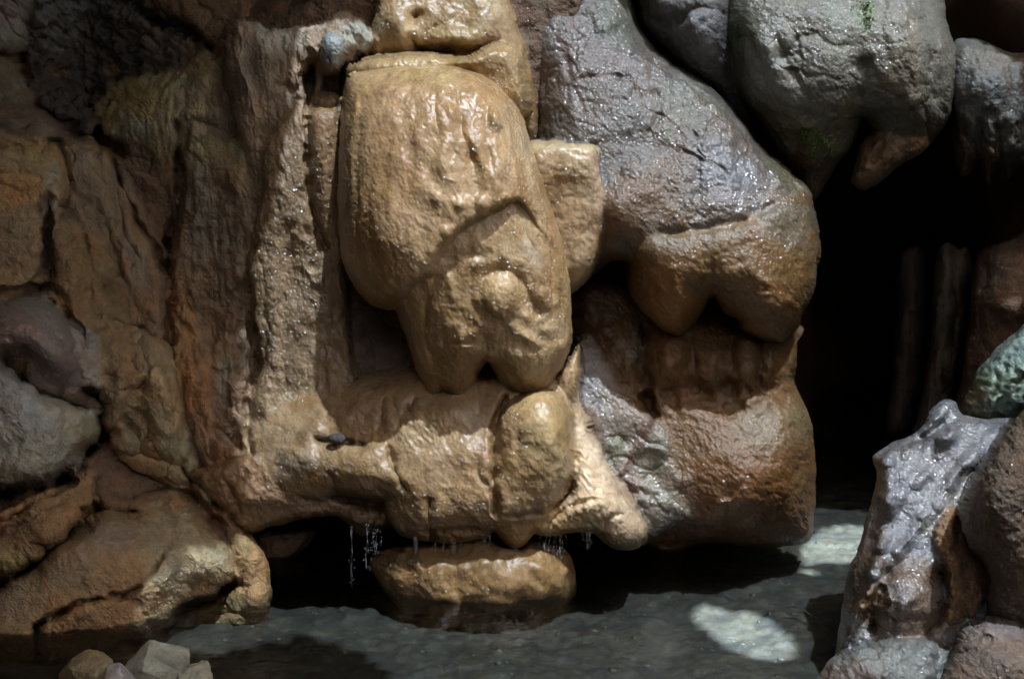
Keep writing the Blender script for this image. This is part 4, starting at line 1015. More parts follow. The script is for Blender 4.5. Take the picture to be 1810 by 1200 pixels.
rock('middle_lobe', [(690, 900), (690, 820), (720, 740), (790, 720), (850, 740), (872, 820), (876, 915), (862, 942), (828, 953), (790, 955), (745, 951), (712, 944)], 5.05, .14, M_FLOW, (.36, .245, .12), k=2.5, grow=4, parent=ap, step=2.5, jit=2, feats=[('c', [(757, 870), (755, 920), (762, 950)], 7, .02), ('b', 800, 900, 50, 34, 0, .03)], noise=N_PIT[:2] + [(.003, 60, 2)], paints=[('b', 720, 930, 30, 20, 0, (.3, .21, .1), .6)], wet=.35)
rock('egg_lobe', [(874, 745), (892, 712), (925, 698), (960, 690), (988, 706), (1008, 742), (1018, 795), (1011, 845), (987, 886), (945, 908), (905, 916), (880, 902), (872, 850), (870, 790)], 5.05, .26, M_FLOW, (.40, .28, .12), parent=ap, step=2.5, jit=1.5, k=1.7,
     feats=[('c', [(920, 745), (912, 790), (918, 830)], 8, .008), ('b', 965, 790, 40, 80, 0, .03)], noise=[(.010, 7, 3), (.003, 34, 2)], paints=[('b', 895, 760, 24, 40, 0, (.38, .25, .16), .6), ('b', 1000, 850, 24, 40, 20, (.28, .22, .12), .6), ('b', 930, 880, 50, 24, -10, (.40, .26, .09), .6), ('b', 960, 770, 30, 50, 0, (.44, .33, .16), .6)], wet=.45, wets=[('b', 920, 730, 60, 26, 0, 1, .9)])
rock('drip_cone', [(878, 905), (920, 905), (975, 880), (990, 890), (975, 915), (945, 942), (925, 962), (905, 968), (886, 955), (876, 930)], 5.05, .17, M_FLOW, (.40, .27, .11), parent=ap, step=2.5, jit=1.5, noise=[(.008, 10, 3), (.003, 40, 2)], wet=.4)
rock('pale_lip', [(945, 935), (975, 900), (1005, 862), (1000, 780), (990, 680), (1015, 660), (1040, 750), (1080, 830), (1108, 868), (1135, 915), (1140, 945), (1105, 950), (1060, 942), (1010, 942), (968, 947)], 5.16, .22, M_FLOW, (.52, .385, .24), parent=ap, step=2.5, jit=2, tilt=(-.0006, .0006),
     feats=[('l', [(960, 940), (1000, 905), (1040, 880), (1075, 895)], 6, .02, 30), ('b', 1050, 900, 30, 24, 0, .02)], noise=[(.008, 9, 3), (.005, 26, 3, 1), (.003, 60, 2)], paints=[('s', [(1015, 750), (1060, 810), (1110, 890)], 14, (.62, .52, .42), .8), ('b', 1000, 925, 50, 20, -10, (.46, .32, .14), .7), ('b', 1115, 900, 22, 40, -25, (.42, .35, .31), .6)], wet=.5)
rock('nub', [(1050, 935), (1080, 912), (1115, 905), (1140, 918), (1146, 945), (1132, 966), (1108, 974), (1080, 966), (1058, 950)], 5.13, .16, M_FLOW, (.40, .3, .2), parent=ap, step=2.5, jit=2, noise=N_FLOW, wet=.8)
rock('knob_row', [(1000, 640), (1020, 610), (1030, 640), (1024, 690), (1016, 730), (995, 715), (975, 695)], 5.2, .13, M_FLOW, (.42, .30, .17), parent=ap, step=2.5, noise=N_FLOW, wet=.6)
rock('apron_foot', [(340, 845), (385, 820), (430, 800), (500, 800), (570, 835), (640, 870), (692, 885), (690, 930), (640, 945), (600, 915), (560, 912), (500, 925), (460, 935), (430, 945), (400, 930), (365, 905)],
     5.26, .16, M_DRAPE, (.22, .13, .06), k=3, parent=ap, step=3, feats=[('c', [(590, 880), (640, 892), (700, 905)], 6, .05), ('b', 430, 870, 40, 40, 0, .05), ('b', 640, 920, 26, 20, 0, .05), ('c', [(400, 850), (420, 900)], 6, .03), ('b', 500, 880, 40, 30, 0, .03)], noise=[(.02, 6, 3), (.006, 18, 3, 1), (.003, 48, 2)], paints=[('b', 420, 850, 50, 40, 0, (.24, .12, .04), .7), ('b', 560, 890, 60, 24, 0, (.27, .18, .1), .6), ('b', 640, 900, 40, 26, 0, (.17, .10, .055), .8)], wet=.5)
rock('lodged_stone', [(578, 772), (588, 767), (604, 767), (612, 776), (604, 785), (588, 784)], 4.99, .03, M_DARK, (.05, .047, .04), jit=.6, step=1.5, back=.05, noise=[(.004, 40, 2)], label='small dark stone lodged in the crack across the apron', cat='stone')

# mound in the water
rock('water_mound', [(655, 1000), (664, 975), (715, 962), (790, 960), (850, 952), (900, 962), (950, 958), (998, 972), (1016, 998), (1019, 1038), (1006, 1062), (962, 1085), (900, 1098), (820, 1098), (745, 1094), (708, 1078), (680, 1042)],
     5.2, .32, M_FLOW, (.25, .15, .058), k=1.4, step=3, jit=2, feats=[('b', 880, 1000, 40, 50, 0, .03), ('b', 960, 1010, 40, 40, 0, .03), ('c', [(820, 970), (805, 1020), (815, 1070)], 9, .02), ('s', [(990, 980), (1005, 1020), (995, 1050)], 10, .02)], noise=[(.028, 4, 3), (.012, 12, 2), (.004, 36, 2)], paints=[('b', 700, 985, 50, 20, 0, (.10, .07, .035), .8), ('b', 960, 1050, 60, 26, -10, (.34, .22, .085), .7), ('b', 840, 985, 100, 18, 0, (.2, .14, .07), .5)], wet=.6,
     label='low ochre flowstone mound standing in the stream under the dripping lip', cat='flowstone', tilt=(0, .0004))

# ================================================================== RIGHT : grey bulges
bu = thing('lobed_bulge', 'large grey and brown rounded bulge with tooth-like hanging lobes, right of the boss', 'rock formation', (1270, 600), 5.6)
rock('slope', [(870, -70), (1085, -70), (1130, 50), (1182, 108), (1262, 155), (1312, 212), (1348, 260), (1402, 308), (1436, 345), (1446, 410), (1447, 458), (1439, 512), (1419, 558), (1394, 596), (1366, 603), (1336, 597), (1312, 588), (1303, 563), (1281, 559), (1268, 536), (1258, 526), (1244, 553), (1219, 579), (1203, 597), (1186, 595), (1150, 567), (1121, 531), (1104, 492), (1105, 462), (1080, 462), (1046, 488), (1010, 500), (960, 400), (940, 270), (925, 130), (900, 60)],
     5.84, .55, M_GREY, (.165, .15, .14), k=1.6, parent=bu, step=3.2, tilt=(0, .0008),
     feats=[('c', [(1168, 414), (1225, 408), (1270, 402), (1330, 382), (1400, 345)], 5, .06), ('l', [(1265, 478), (1300, 474), (1322, 468), (1350, 486)], 4, .03, 22), ('b', 1010, 120, 60, 90, 10, .04), ('c', [(1028, 140), (1075, 135), (1115, 145), (1118, 175), (1105, 180)], 4, .03), ('c', [(1160, 165), (1165, 200), (1150, 235)], 5, .04), ('s', [(1050, 20), (1120, 90), (1200, 150), (1290, 230)], 22, .04), ('c', [(930, 30), (1000, 60), (1030, 30)], 5, .02), ('c', [(1000, 60), (1005, 120), (1030, 200)], 6, .025), ('l', [(1060, 246), (1100, 236), (1150, 240), (1200, 260)], 6, -.03, 60), ('b', 1100, 370, 60, 70, 0, .06), ('b', 1300, 280, 60, 60, 40, .05), ('c', [(1230, 240), (1235, 300), (1228, 360)], 6, .025), ('c', [(1250, 268), (1275, 258), (1292, 260)], 3, .012), ('b', 1380, 370, 30, 30, 0, .04), ('c', [(1320, 290), (1345, 282), (1360, 270)], 4, .02), ('c', [(1100, 95), (1130, 105)], 4, .03), ('c', [(1120, 50), (1160, 85), (1190, 110)], 6, .03)],
     noise=N_GREYR, paints=[('b', 1260, 480, 240, 110, -12, (.19, .12, .06), .9), ('b', 1000, 120, 90, 120, 10, (.215, .185, .19), .8), ('b', 1090, 30, 50, 40, 20, (.17, .2, .16), .6), ('b', 1100, 380, 90, 90, 0, (.20, .12, .058), .85), ('b', 1160, 340, 60, 80, 20, (.18, .125, .08), .7), ('b', 1290, 300, 60, 60, 30, (.22, .235, .28), .8), ('b', 1220, 180, 50, 40, 30, (.21, .23, .2), .6), ('b', 1380, 290, 20, 70, -40, (.16, .17, .10), .6), ('b', 1050, 160, 14, 14, 0, (.14, .19, .09), .5), ('b', 1180, 230, 12, 20, 0, (.14, .18, .1), .5), ('b', 1380, 400, 60, 30, 0, (.2, .19, .2), .6), ('b', 960, 230, 30, 40, 0, (.22, .19, .17), .6)],
     wet=.7, wets=[('b', 1330, 330, 90, 60, 30, 1.0, .9), ('b', 1000, 80, 60, 80, 0, .7, .7), ('b', 1100, 400, 80, 60, 0, .2, .8)])
rock('lower_lobe', [(1108, 455), (1150, 418), (1175, 410), (1240, 402), (1320, 380), (1400, 338), (1434, 352), (1446, 410), (1447, 458), (1439, 512), (1419, 558), (1394, 598), (1366, 605), (1336, 598), (1312, 589), (1303, 563), (1281, 559), (1268, 536), (1258, 526), (1244, 553), (1219, 580), (1203, 599), (1186, 597), (1150, 568), (1121, 532), (1104, 492)],
     5.68, .075, M_BULGE, (.22, .14, .068), k=6, over='slope', grow=-2, parent=bu, step=2.8, jit=2, tilt=(0, .0003),
     feats=[('b', 1185, 540, 40, 60, 10, .05), ('b', 1370, 540, 60, 60, 0, .05), ('c', [(1150, 500), (1170, 550), (1188, 590)], 6, .02), ('c', [(1258, 470), (1260, 500), (1258, 530)], 12, .04), ('s', [(1190, 480), (1200, 540), (1200, 590)], 9, .02), ('l', [(1170, 414), (1225, 408), (1270, 402), (1330, 382), (1400, 345)], 4, -.025, 30), ('l', [(1265, 478), (1300, 474), (1322, 468), (1350, 486)], 4, -.012, 22), ('c', [(1395, 400), (1420, 440), (1430, 520)], 5, .01), ('l', [(1290, 440), (1330, 425), (1345, 440)], 3, -.01, 16), ('c', [(1305, 560), (1320, 575), (1340, 570)], 5, .03), ('s', [(1425, 500), (1440, 460), (1442, 420)], 5, .012), ('c', [(1440, 435), (1430, 480), (1415, 520)], 3, .012), ('c', [(1180, 500), (1182, 550)], 5, .012), ('c', [(1220, 500), (1215, 560)], 5, .012)],
     noise=[(.012, 5, 3), (.003, 22, 3, 1), (.006, (5, 5, 5), 1, 'crack'), (.002, 60, 2)], paints=[('b', 1300, 385, 150, 46, -18, (.17, .145, .12), .8), ('b', 1190, 550, 40, 60, 0, (.3, .155, .045), .8), ('b', 1390, 390, 60, 50, 20, (.21, .195, .19), .85), ('b', 1320, 460, 80, 40, 0, (.23, .165, .09), .6), ('s', [(1172, 416), (1230, 408), (1280, 402), (1340, 382)], 4, (.42, .36, .28), .7), ('b', 1370, 570, 50, 40, 0, (.22, .13, .055), .6), ('s', [(1443, 430), (1438, 480), (1420, 530)], 4, (.45, .38, .28), .6), ('b', 1255, 500, 14, 40, 0, (.2, .12, .05), .5)],
     wet=.6, wets=[('b', 1400, 380, 60, 50, 20, 1, .9), ('b', 1200, 540, 70, 70, 0, .25, .7)])

ub = thing('upper_bulge', 'huge grey rounded rock bulge with green stains at the top right', 'rock formation', (1450, 330), 6.0)
rock('main_bulge', [(1250, -80), (1630, -80), (1672, 30), (1692, 100), (1688, 170), (1668, 225), (1625, 265), (1580, 262), (1552, 250), (1525, 215), (1512, 250), (1482, 292), (1455, 335), (1438, 352), (1405, 312), (1372, 275), (1335, 222), (1305, 175), (1280, 90)],
     6.2, .62, M_GREY, (.175, .18, .165), k=1.3, parent=ub, step=3.5, tilt=(0, .0004),
     feats=[('b', 1350, 110, 55, 90, -15, .10), ('c', [(1285, 10), (1300, 70), (1305, 130), (1320, 190)], 7, .06), ('c', [(1375, 70), (1400, 130), (1430, 190), (1435, 240)], 8, .04), ('b', 1600, 90, 70, 110, 0, .12), ('c', [(1525, 120), (1520, 170), (1522, 215)], 10, .05), ('b', 1470, 110, 50, 80, 0, .05), ('c', [(1405, 75), (1430, 60), (1460, 75), (1500, 85)], 4, .025), ('s', [(1430, 240), (1450, 250), (1470, 260)], 14, .04), ('c', [(1410, 240), (1408, 280), (1400, 300)], 5, .04), ('c', [(1470, 250), (1480, 220), (1500, 195)], 6, .03), ('s', [(1605, 40), (1620, 130), (1600, 200)], 9, .03), ('c', [(1650, 60), (1662, 130), (1655, 200)], 7, .02), ('b', 1430, 300, 24, 40, 10, .04)],
     noise=N_GREYR, paints=[('b', 1350, 120, 40, 80, -15, (.2, .225, .235), .8), ('b', 1610, 120, 50, 110, 0, (.165, .155, .12), .7), ('b', 1530, 25, 20, 34, 10, (.12, .2, .06), .6), ('b', 1440, 250, 40, 24, 20, (.13, .15, .05), .8), ('b', 1430, 310, 40, 50, 0, (.15, .085, .04), .85), ('b', 1360, 220, 40, 24, 30, (.13, .095, .06), .6), ('b', 1300, 60, 14, 20, 0, (.12, .18, .07), .6), ('b', 1440, 120, 40, 70, -20, (.15, .14, .135), .7), ('b', 1490, 60, 30, 40, 0, (.2, .24, .22), .6), ('s', [(1610, 30), (1620, 110), (1605, 180)], 8, (.24, .2, .15), .6), ('b', 1500, 240, 30, 50, 20, (.15, .15, .11), .6)], wet=.65)
rock('left_lobe', [(1110, -80), (1290, -80), (1300, -10), (1296, 60), (1302, 120), (1318, 180), (1322, 215), (1298, 200), (1252, 158), (1190, 112), (1142, 60), (1122, 10)], 6.1, .4, M_GREY, (.135, .135, .13), parent=ub, step=3.5,
     feats=[('b', 1240, 70, 50, 60, 30, .07), ('c', [(1200, 40), (1230, 15), (1270, 20), (1290, 40)], 6, .05), ('c', [(1130, 20), (1170, 40), (1205, 30)], 7, .06), ('b', 1160, 10, 30, 30, 0, .05)], noise=N_GREYR, paints=[('b', 1150, 10, 40, 40, 0, (.10, .09, .075), .8), ('b', 1250, 90, 40, 50, 0, (.15, .155, .155), .7), ('b', 1205, 20, 16, 12, 0, (.2, .24, .2), .6)], wet=.3)
rock('frilled_flap', [(1525, 250), (1560, 218), (1605, 210), (1632, 222), (1640, 262), (1600, 288), (1570, 310), (1545, 330), (1520, 336), (1505, 322), (1512, 290)], 5.97, .16, M_STREAK, (.15, .10, .05), parent=ub, step=3, jit=2,
     feats=[('l', [(1520, 300), (1560, 270), (1610, 240)], 4, .03, 26), ('l', [(1515, 318), (1560, 298), (1610, 268)], 4, .03, 18), ('s', [(1530, 290), (1545, 260), (1580, 235)], 10, .03), ('c', [(1540, 285), (1560, 250)], 4, .03)], noise=N_STRIA, paints=[('b', 1540, 270, 24, 30, 20, (.2, .125, .05), .7), ('b', 1590, 230, 40, 14, -20, (.2, .17, .13), .7)], wet=.25)
rock('hanging_curtain', [(1680, 80), (1730, 70), (1800, 95), (1890, 90), (1890, 300), (1826, 312), (1808, 290), (1796, 306), (1782, 318), (1772, 290), (1762, 300), (1752, 326), (1742, 318), (1732, 280), (1724, 292), (1714, 306), (1702, 312), (1690, 298), (1682, 200)],
     6.25, .3, M_GREY, (.12, .12, .105), k=1.6, step=3, jit=2, feats=[('s', [(1750, 200), (1750, 260), (1750, 320)], 12, .05), ('s', [(1785, 210), (1783, 310)], 10, .04), ('s', [(1705, 210), (1705, 300)], 12, .04), ('c', [(1728, 215), (1730, 300)], 6, .05), ('c', [(1768, 230), (1768, 300)], 6, .05), ('b', 1740, 150, 60, 60, 0, .05)], noise=N_STRIA,
     paints=[('b', 1740, 170, 50, 40, 0, (.13, .15, .15), .7), ('b', 1750, 300, 20, 40, 0, (.2, .14, .06), .7), ('b', 1700, 270, 20, 50, 0, (.15, .085, .05), .7), ('b', 1750, 100, 70, 24, 0, (.15, .125, .08), .6)], wet=.2,
     label='grey hanging rock curtain with stubby stalactites at the far upper right', group=None)

# recess + lower bulb
rock('wet_slope', [(1012, 640), (1030, 600), (1065, 640), (1095, 690), (1130, 722), (1168, 745), (1195, 785), (1250, 825), (1270, 865), (1245, 905), (1185, 922), (1148, 945), (1118, 915), (1080, 850), (1040, 790), (1015, 720)],
     5.5, .15, M_GREY, (.23, .2, .17), k=3, grow=10, step=2.8, jit=2, tilt=(-.0003, .0008), feats=[('b', 1110, 720, 30, 50, -30, .05), ('b', 1165, 775, 26, 40, -10, .06), ('b', 1220, 840, 40, 40, 0, .07), ('s', [(1150, 740), (1125, 790), (1095, 835)], 7, .035), ('s', [(1140, 790), (1180, 795), (1210, 790)], 5, .02), ('s', [(1120, 850), (1160, 870), (1210, 910)], 6, .025), ('s', [(1130, 880), (1170, 890), (1200, 915)], 5, .02), ('c', [(1065, 790), (1090, 770), (1105, 785)], 4, .025), ('b', 1090, 800, 18, 24, 0, .03), ('c', [(1195, 780), (1205, 850), (1190, 900)], 6, .02)],
     noise=N_GREYR, paints=[('b', 1170, 830, 34, 80, -10, (.24, .24, .19), .8), ('b', 1110, 710, 40, 40, -30, (.23, .165, .125), .7), ('b', 1220, 850, 40, 50, 0, (.22, .145, .09), .7), ('b', 1045, 700, 20, 70, -10, (.25, .22, .23), .7), ('b', 1090, 800, 20, 24, 0, (.22, .235, .16), .7), ('s', [(1150, 745), (1125, 795), (1095, 835)], 8, (.16, .08, .055), .7), ('b', 1110, 860, 26, 14, 30, (.13, .07, .06), .7)], wet=1.0,
     label='glistening grey wet rock slope between the apron and the brown bulb')
rock('brown_bulb', [(985, 520), (1040, 470), (1120, 500), (1200, 520), (1300, 520), (1385, 540), (1405, 590), (1408, 640), (1404, 676), (1414, 696), (1431, 734), (1441, 790), (1444, 845), (1440, 905), (1437, 945), (1421, 960), (1372, 967), (1310, 968), (1290, 962), (1252, 958), (1222, 968), (1180, 976), (1140, 966), (1100, 900), (1060, 800), (1020, 700), (1000, 600)],
     5.86, .46, M_BULGE, (.23, .14, .068), k=2.0, step=2.8, jit=2, tilt=(0, .0006), feats=[('b', 1320, 840, 110, 100, 0, .16), ('s', [(1130, 690), (1240, 702), (1330, 698), (1420, 684)], 20, -.10), ('b', 1395, 770, 40, 60, 0, .05), ('b', 1185, 635, 30, 52, 0, .10), ('b', 1262, 640, 26, 46, 0, .06), ('b', 1322, 645, 24, 42, 0, .09), ('b', 1364, 645, 17, 42, 0, .09), ('c', [(1140, 580), (1140, 660), (1165, 730)], 10, .05), ('s', [(1040, 530), (1090, 620), (1130, 720)], 24, .05), ('c', [(1345, 605), (1342, 680)], 6, .03), ('c', [(1390, 600), (1392, 680)], 6, .03),
      ('b', 1200, 955, 70, 24, 0, -.09), ('l', [(1130, 940), (1190, 925), (1240, 915), (1275, 890)], 7, .05, 40), ('c', [(1290, 880), (1275, 930), (1290, 965)], 8, .03), ('b', 1390, 745, 40, 34, 0, .03), ('b', 1240, 560, 200, 40, 0, -.10)],
     noise=[(.012, 5, 3), (.004, 30, 2, 1), (.003, 60, 2)], paints=[('b', 1125, 600, 22, 60, -10, (.2, .185, .13), .8), ('b', 1060, 600, 40, 70, -20, (.15, .085, .05), .7), ('b', 1185, 635, 34, 56, 0, (.24, .12, .045), .6), ('b', 1340, 640, 40, 40, 0, (.25, .16, .085), .6), ('b', 1370, 750, 80, 50, 0, (.26, .21, .14), .8), ('b', 1425, 760, 14, 60, 0, (.22, .215, .15), .6), ('b', 1330, 880, 90, 60, 0, (.25, .135, .055), .8), ('b', 1210, 945, 70, 26, 0, (.15, .085, .045), .7), ('b', 1420, 920, 20, 50, 0, (.22, .15, .10), .6)], wet=.35, wets=[('b', 1320, 760, 90, 60, 0, .55, .8)],
     label='big smooth brown bulb of rock by the stream with rounded lobes round its neck')

# passage
rock('passage_column', [(1655, 450), (1678, 425), (1694, 440), (1706, 432), (1716, 450), (1712, 520), (1702, 600), (1690, 680), (1672, 745), (1640, 790), (1612, 780), (1632, 690), (1645, 600), (1650, 520)], 7.4, .25, M_STREAK, (.30, .25, .18), feats=[('c', [(1690, 440), (1690, 560), (1675, 700)], 8, .07), ('s', [(1672, 450), (1668, 600), (1645, 740)], 12, .05)], noise=N_STRIA, step=4,
     label='dim grey brown fluted column inside the dark passage')
rock('passage_column', [(1590, 450), (1630, 440), (1640, 520), (1632, 620), (1620, 720), (1590, 790), (1560, 780), (1580, 650), (1585, 540)], 8.3, .25, M_STREAK, (.24, .19, .15), feats=[('s', [(1615, 450), (1608, 600), (1590, 760)], 12, .06)], noise=N_STRIA, step=5,
     label='nearly black column deepest in the passage, left of the fluted one')
rock('passage_side_rock', [(1728, 450), (1750, 432), (1775, 425), (1830, 400), (1900, 390), (1900, 660), (1790, 700), (1740, 740), (1696, 790), (1670, 800), (1690, 720), (1702, 640), (1712, 560), (1718, 500)], 6.6, .4, M_BROWN, (.15, .09, .055), feats=[('c', [(1745, 440), (1730, 520), (1738, 580)], 7, .05), ('b', 1790, 520, 50, 70, 0, .06), ('s', [(1725, 480), (1715, 560)], 10, .04)], noise=N_ROUGH, paints=[('b', 1780, 480, 50, 50, 0, (.17, .13, .09), .7), ('b', 1735, 640, 30, 70, 15, (.15, .075, .045), .7)], wet=.2, step=4,
     label='brown rock forming the right side of the dark passage')


# foreground right
rock('green_rock', [(1698, 735), (1712, 690), (1735, 648), (1775, 605), (1820, 565), (1900, 530), (1900, 790), (1780, 775), (1715, 760)], 5.3, .3, M_GREY, (.15, .2, .165), k=1.3, feats=[('l', [(1720, 750), (1745, 690), (1790, 640), (1850, 600)], 5, .05, 40), ('s', [(1735, 740), (1765, 690), (1830, 640)], 14, .05), ('c', [(1738, 740), (1752, 690), (1780, 650)], 5, .05), ('s', [(1790, 730), (1810, 680), (1860, 640)], 16, .05)], noise=[(.02, 6, 3), (.012, 20, 3, 1), (.006, 50, 2)],
     paints=[('b', 1770, 680, 50, 60, 30, (.13, .2, .13), .7), ('b', 1720, 720, 24, 40, 10, (.22, .2, .14), .7), ('b', 1800, 610, 50, 30, -40, (.17, .23, .22), .7), ('b', 1800, 700, 20, 40, 30, (.08, .11, .08), .6)], wet=.7,
     label='greenish wet rock at the right edge behind the grey fin')
fin = thing('grey_fin', 'tall grey wet fin of rock with a scooped crest in the right foreground', 'rock formation', (1600, 1190), 4.5)
rock('fin_body', [(1541, 808), (1572, 785), (1612, 768), (1636, 748), (1650, 722), (1668, 706), (1688, 712), (1704, 734), (1740, 740), (1790, 738), (1880, 740), (1890, 1260), (1450, 1260), (1464, 1190), (1476, 1150), (1488, 1070), (1500, 1012), (1521, 960), (1531, 915), (1545, 862), (1546, 828)],
     4.72, .34, M_GREY, (.22, .225, .23), parent=fin, step=2.8, jit=2, k=1.8, tilt=(-.0004, .0009),
     feats=[('s', [(1546, 815), (1600, 785), (1645, 755), (1668, 712)], 8, 0.085), ('b', 1630, 775, 50, 14, -32, -0.170), ('s', [(1560, 815), (1610, 795), (1655, 772), (1680, 765), (1700, 742), (1735, 742)], 8, 0.102), ('s', [(1567, 825), (1570, 890), (1560, 970), (1535, 1045), (1480, 1150)], 9, 0.153), ('s', [(1680, 770), (1640, 830), (1580, 890)], 9, 0.051), ('s', [(1785, 745), (1740, 790), (1690, 840), (1650, 900), (1600, 960), (1570, 990)], 10, 0.060), ('c', [(1572, 880), (1600, 910), (1640, 930)], 5, 0.015), ('s', [(1575, 850), (1620, 830), (1680, 800)], 7, 0.015), ('b', 1605, 1060, 50, 55, 0, 0.153), ('c', [(1570, 1010), (1550, 1060), (1545, 1110)], 7, 0.085), ('c', [(1660, 1010), (1672, 1060), (1650, 1110)], 8, 0.102), ('s', [(1560, 1030), (1570, 1060), (1568, 1080)], 6, 0.051), ('c', [(1610, 1110), (1612, 1080), (1640, 1060)], 4, 0.051), ('s', [(1520, 990), (1500, 1080), (1480, 1160)], 12, 0.034), ('b', 1590, 1000, 30, 14, -20, -0.03)],
     noise=N_GREYR, paints=[('b', 1610, 1070, 90, 80, 0, (.2, .13, .075), .85), ('b', 1537, 960, 27, 160, 14, (.075, .048, .03), .95), ('b', 1497, 1100, 36, 90, 12, (.09, .058, .03), .9), ('b', 1620, 880, 60, 90, 35, (.25, .25, .265), .8), ('b', 1630, 780, 50, 10, -32, (.14, .125, .11), .8), ('b', 1680, 900, 30, 60, 40, (.22, .19, .14), .6), ('b', 1600, 1050, 30, 24, 0, (.25, .24, .24), .7), ('b', 1540, 1090, 30, 40, 0, (.22, .13, .055), .6)],  # bluish glare of the top face put into the colour; left flank painted darker
     wet=1.0, wets=[('b', 1520, 1000, 30, 160, 12, .3, .9)])
rock('orange_rib', [(1655, 925), (1680, 892), (1700, 905), (1706, 950), (1722, 985), (1730, 1030), (1716, 1070), (1690, 1098), (1668, 1092), (1672, 1040), (1664, 990), (1652, 960)], 4.38, .07, M_BROWN, (.3, .18, .085), k=2, over='fin_body', parent=fin, step=2.5, jit=2, feats=[('c', [(1692, 920), (1696, 980), (1712, 1040)], 5, .05), ('s', [(1678, 930), (1684, 1000), (1690, 1060)], 8, .03)], noise=[(.012, 10, 3), (.010, 34, 3, 1), (.004, 60, 2)], wet=.6)
rock('fold', [(1700, 945), (1718, 950), (1740, 990), (1748, 1030), (1738, 1070), (1715, 1090), (1708, 1050), (1712, 1000)], 4.34, .06, M_BROWN, (.2, .12, .065), k=2, over='fin_body', parent=fin, step=2.5, jit=2, noise=N_ROUGH[1:], wet=.5)
rock('dark_boulder', [(1800, 735), (1762, 785), (1725, 838), (1699, 888), (1696, 930), (1714, 965), (1738, 995), (1746, 1040), (1748, 1090), (1790, 1120), (1900, 1130), (1900, 700)], 4.4, .36, M_BROWN, (.11, .075, .042), k=1.6, feats=[('b', 1790, 940, 60, 120, 0, .05), ('s', [(1790, 760), (1740, 830), (1702, 890)], 9, .02)], noise=[(.02, 5, 3), (.004, 24, 3, 1), (.005, 55, 2)], paints=[('s', [(1795, 745), (1740, 825), (1700, 890)], 16, (.17, .14, .09), .6), ('b', 1760, 1060, 40, 40, 0, (.15, .115, .095), .6)], wet=.25, step=3.2,
     label='dark brown boulder leaning on the fin at the right edge')
rock('flat_rock', [(1440, 1260), (1458, 1178), (1500, 1146), (1555, 1133), (1620, 1126), (1668, 1142), (1694, 1168), (1672, 1205), (1650, 1260)], 4.2, .2, M_GREY, (.11, .115, .105), feats=[('s', [(1480, 1170), (1560, 1150), (1640, 1150)], 16, .03), ('l', [(1470, 1190), (1560, 1180), (1660, 1190)], 5, .03, 30)], noise=[(.02, 6, 3), (.012, 16, 3, 1), (.004, 55, 2)], paints=[('b', 1500, 1195, 50, 26, 0, (.09, .06, .045), .7), ('b', 1600, 1150, 60, 16, 0, (.13, .14, .125), .6)], wet=.35, tilt=(0, .001), step=3,
     label='low dark flat rock at the foot of the grey fin')
rock('corner_rock', [(1625, 1260), (1668, 1195), (1688, 1150), (1706, 1112), (1748, 1092), (1790, 1098), (1830, 1108), (1900, 1110), (1900, 1270)], 4.05, .22, M_BROWN, (.19, .14, .105), feats=[('b', 1740, 1110, 30, 18, 10, .05), ('c', [(1688, 1160), (1720, 1150), (1745, 1130)], 6, .04), ('b', 1800, 1170, 60, 40, 0, .05)], noise=N_ROUGH, paints=[('b', 1715, 1110, 26, 20, 0, (.27, .25, .21), .7), ('b', 1770, 1105, 40, 14, 10, (.25, .23, .23), .6)], wet=.35, tilt=(0, .001), step=3,
     label='rounded grey brown rock in the bottom right corner')

rock('cave_wall', [(-130, -130), (960, -130), (950, 200), (950, 470), (1010, 500), (1390, 560), (1398, 640), (1425, 800), (1425, 940), (1300, 950), (1140, 955), (1060, 935), (900, 945), (720, 925), (650, 915), (560, 895), (450, 925), (462, 1000), (462, 1070), (395, 1115), (250, 1145), (100, 1165), (-130, 1230)],
     wall_depth, .06, M_BROWN, (.13, .08, .045), k=5, noise=N_CRAG, paints=[('b', 660, 620, 90, 110, 30, (.2, .165, .13), .85)], wet=.3, kind='structure', label='rough brown rock face that the flowstones and boulders grow out of', jit=4)

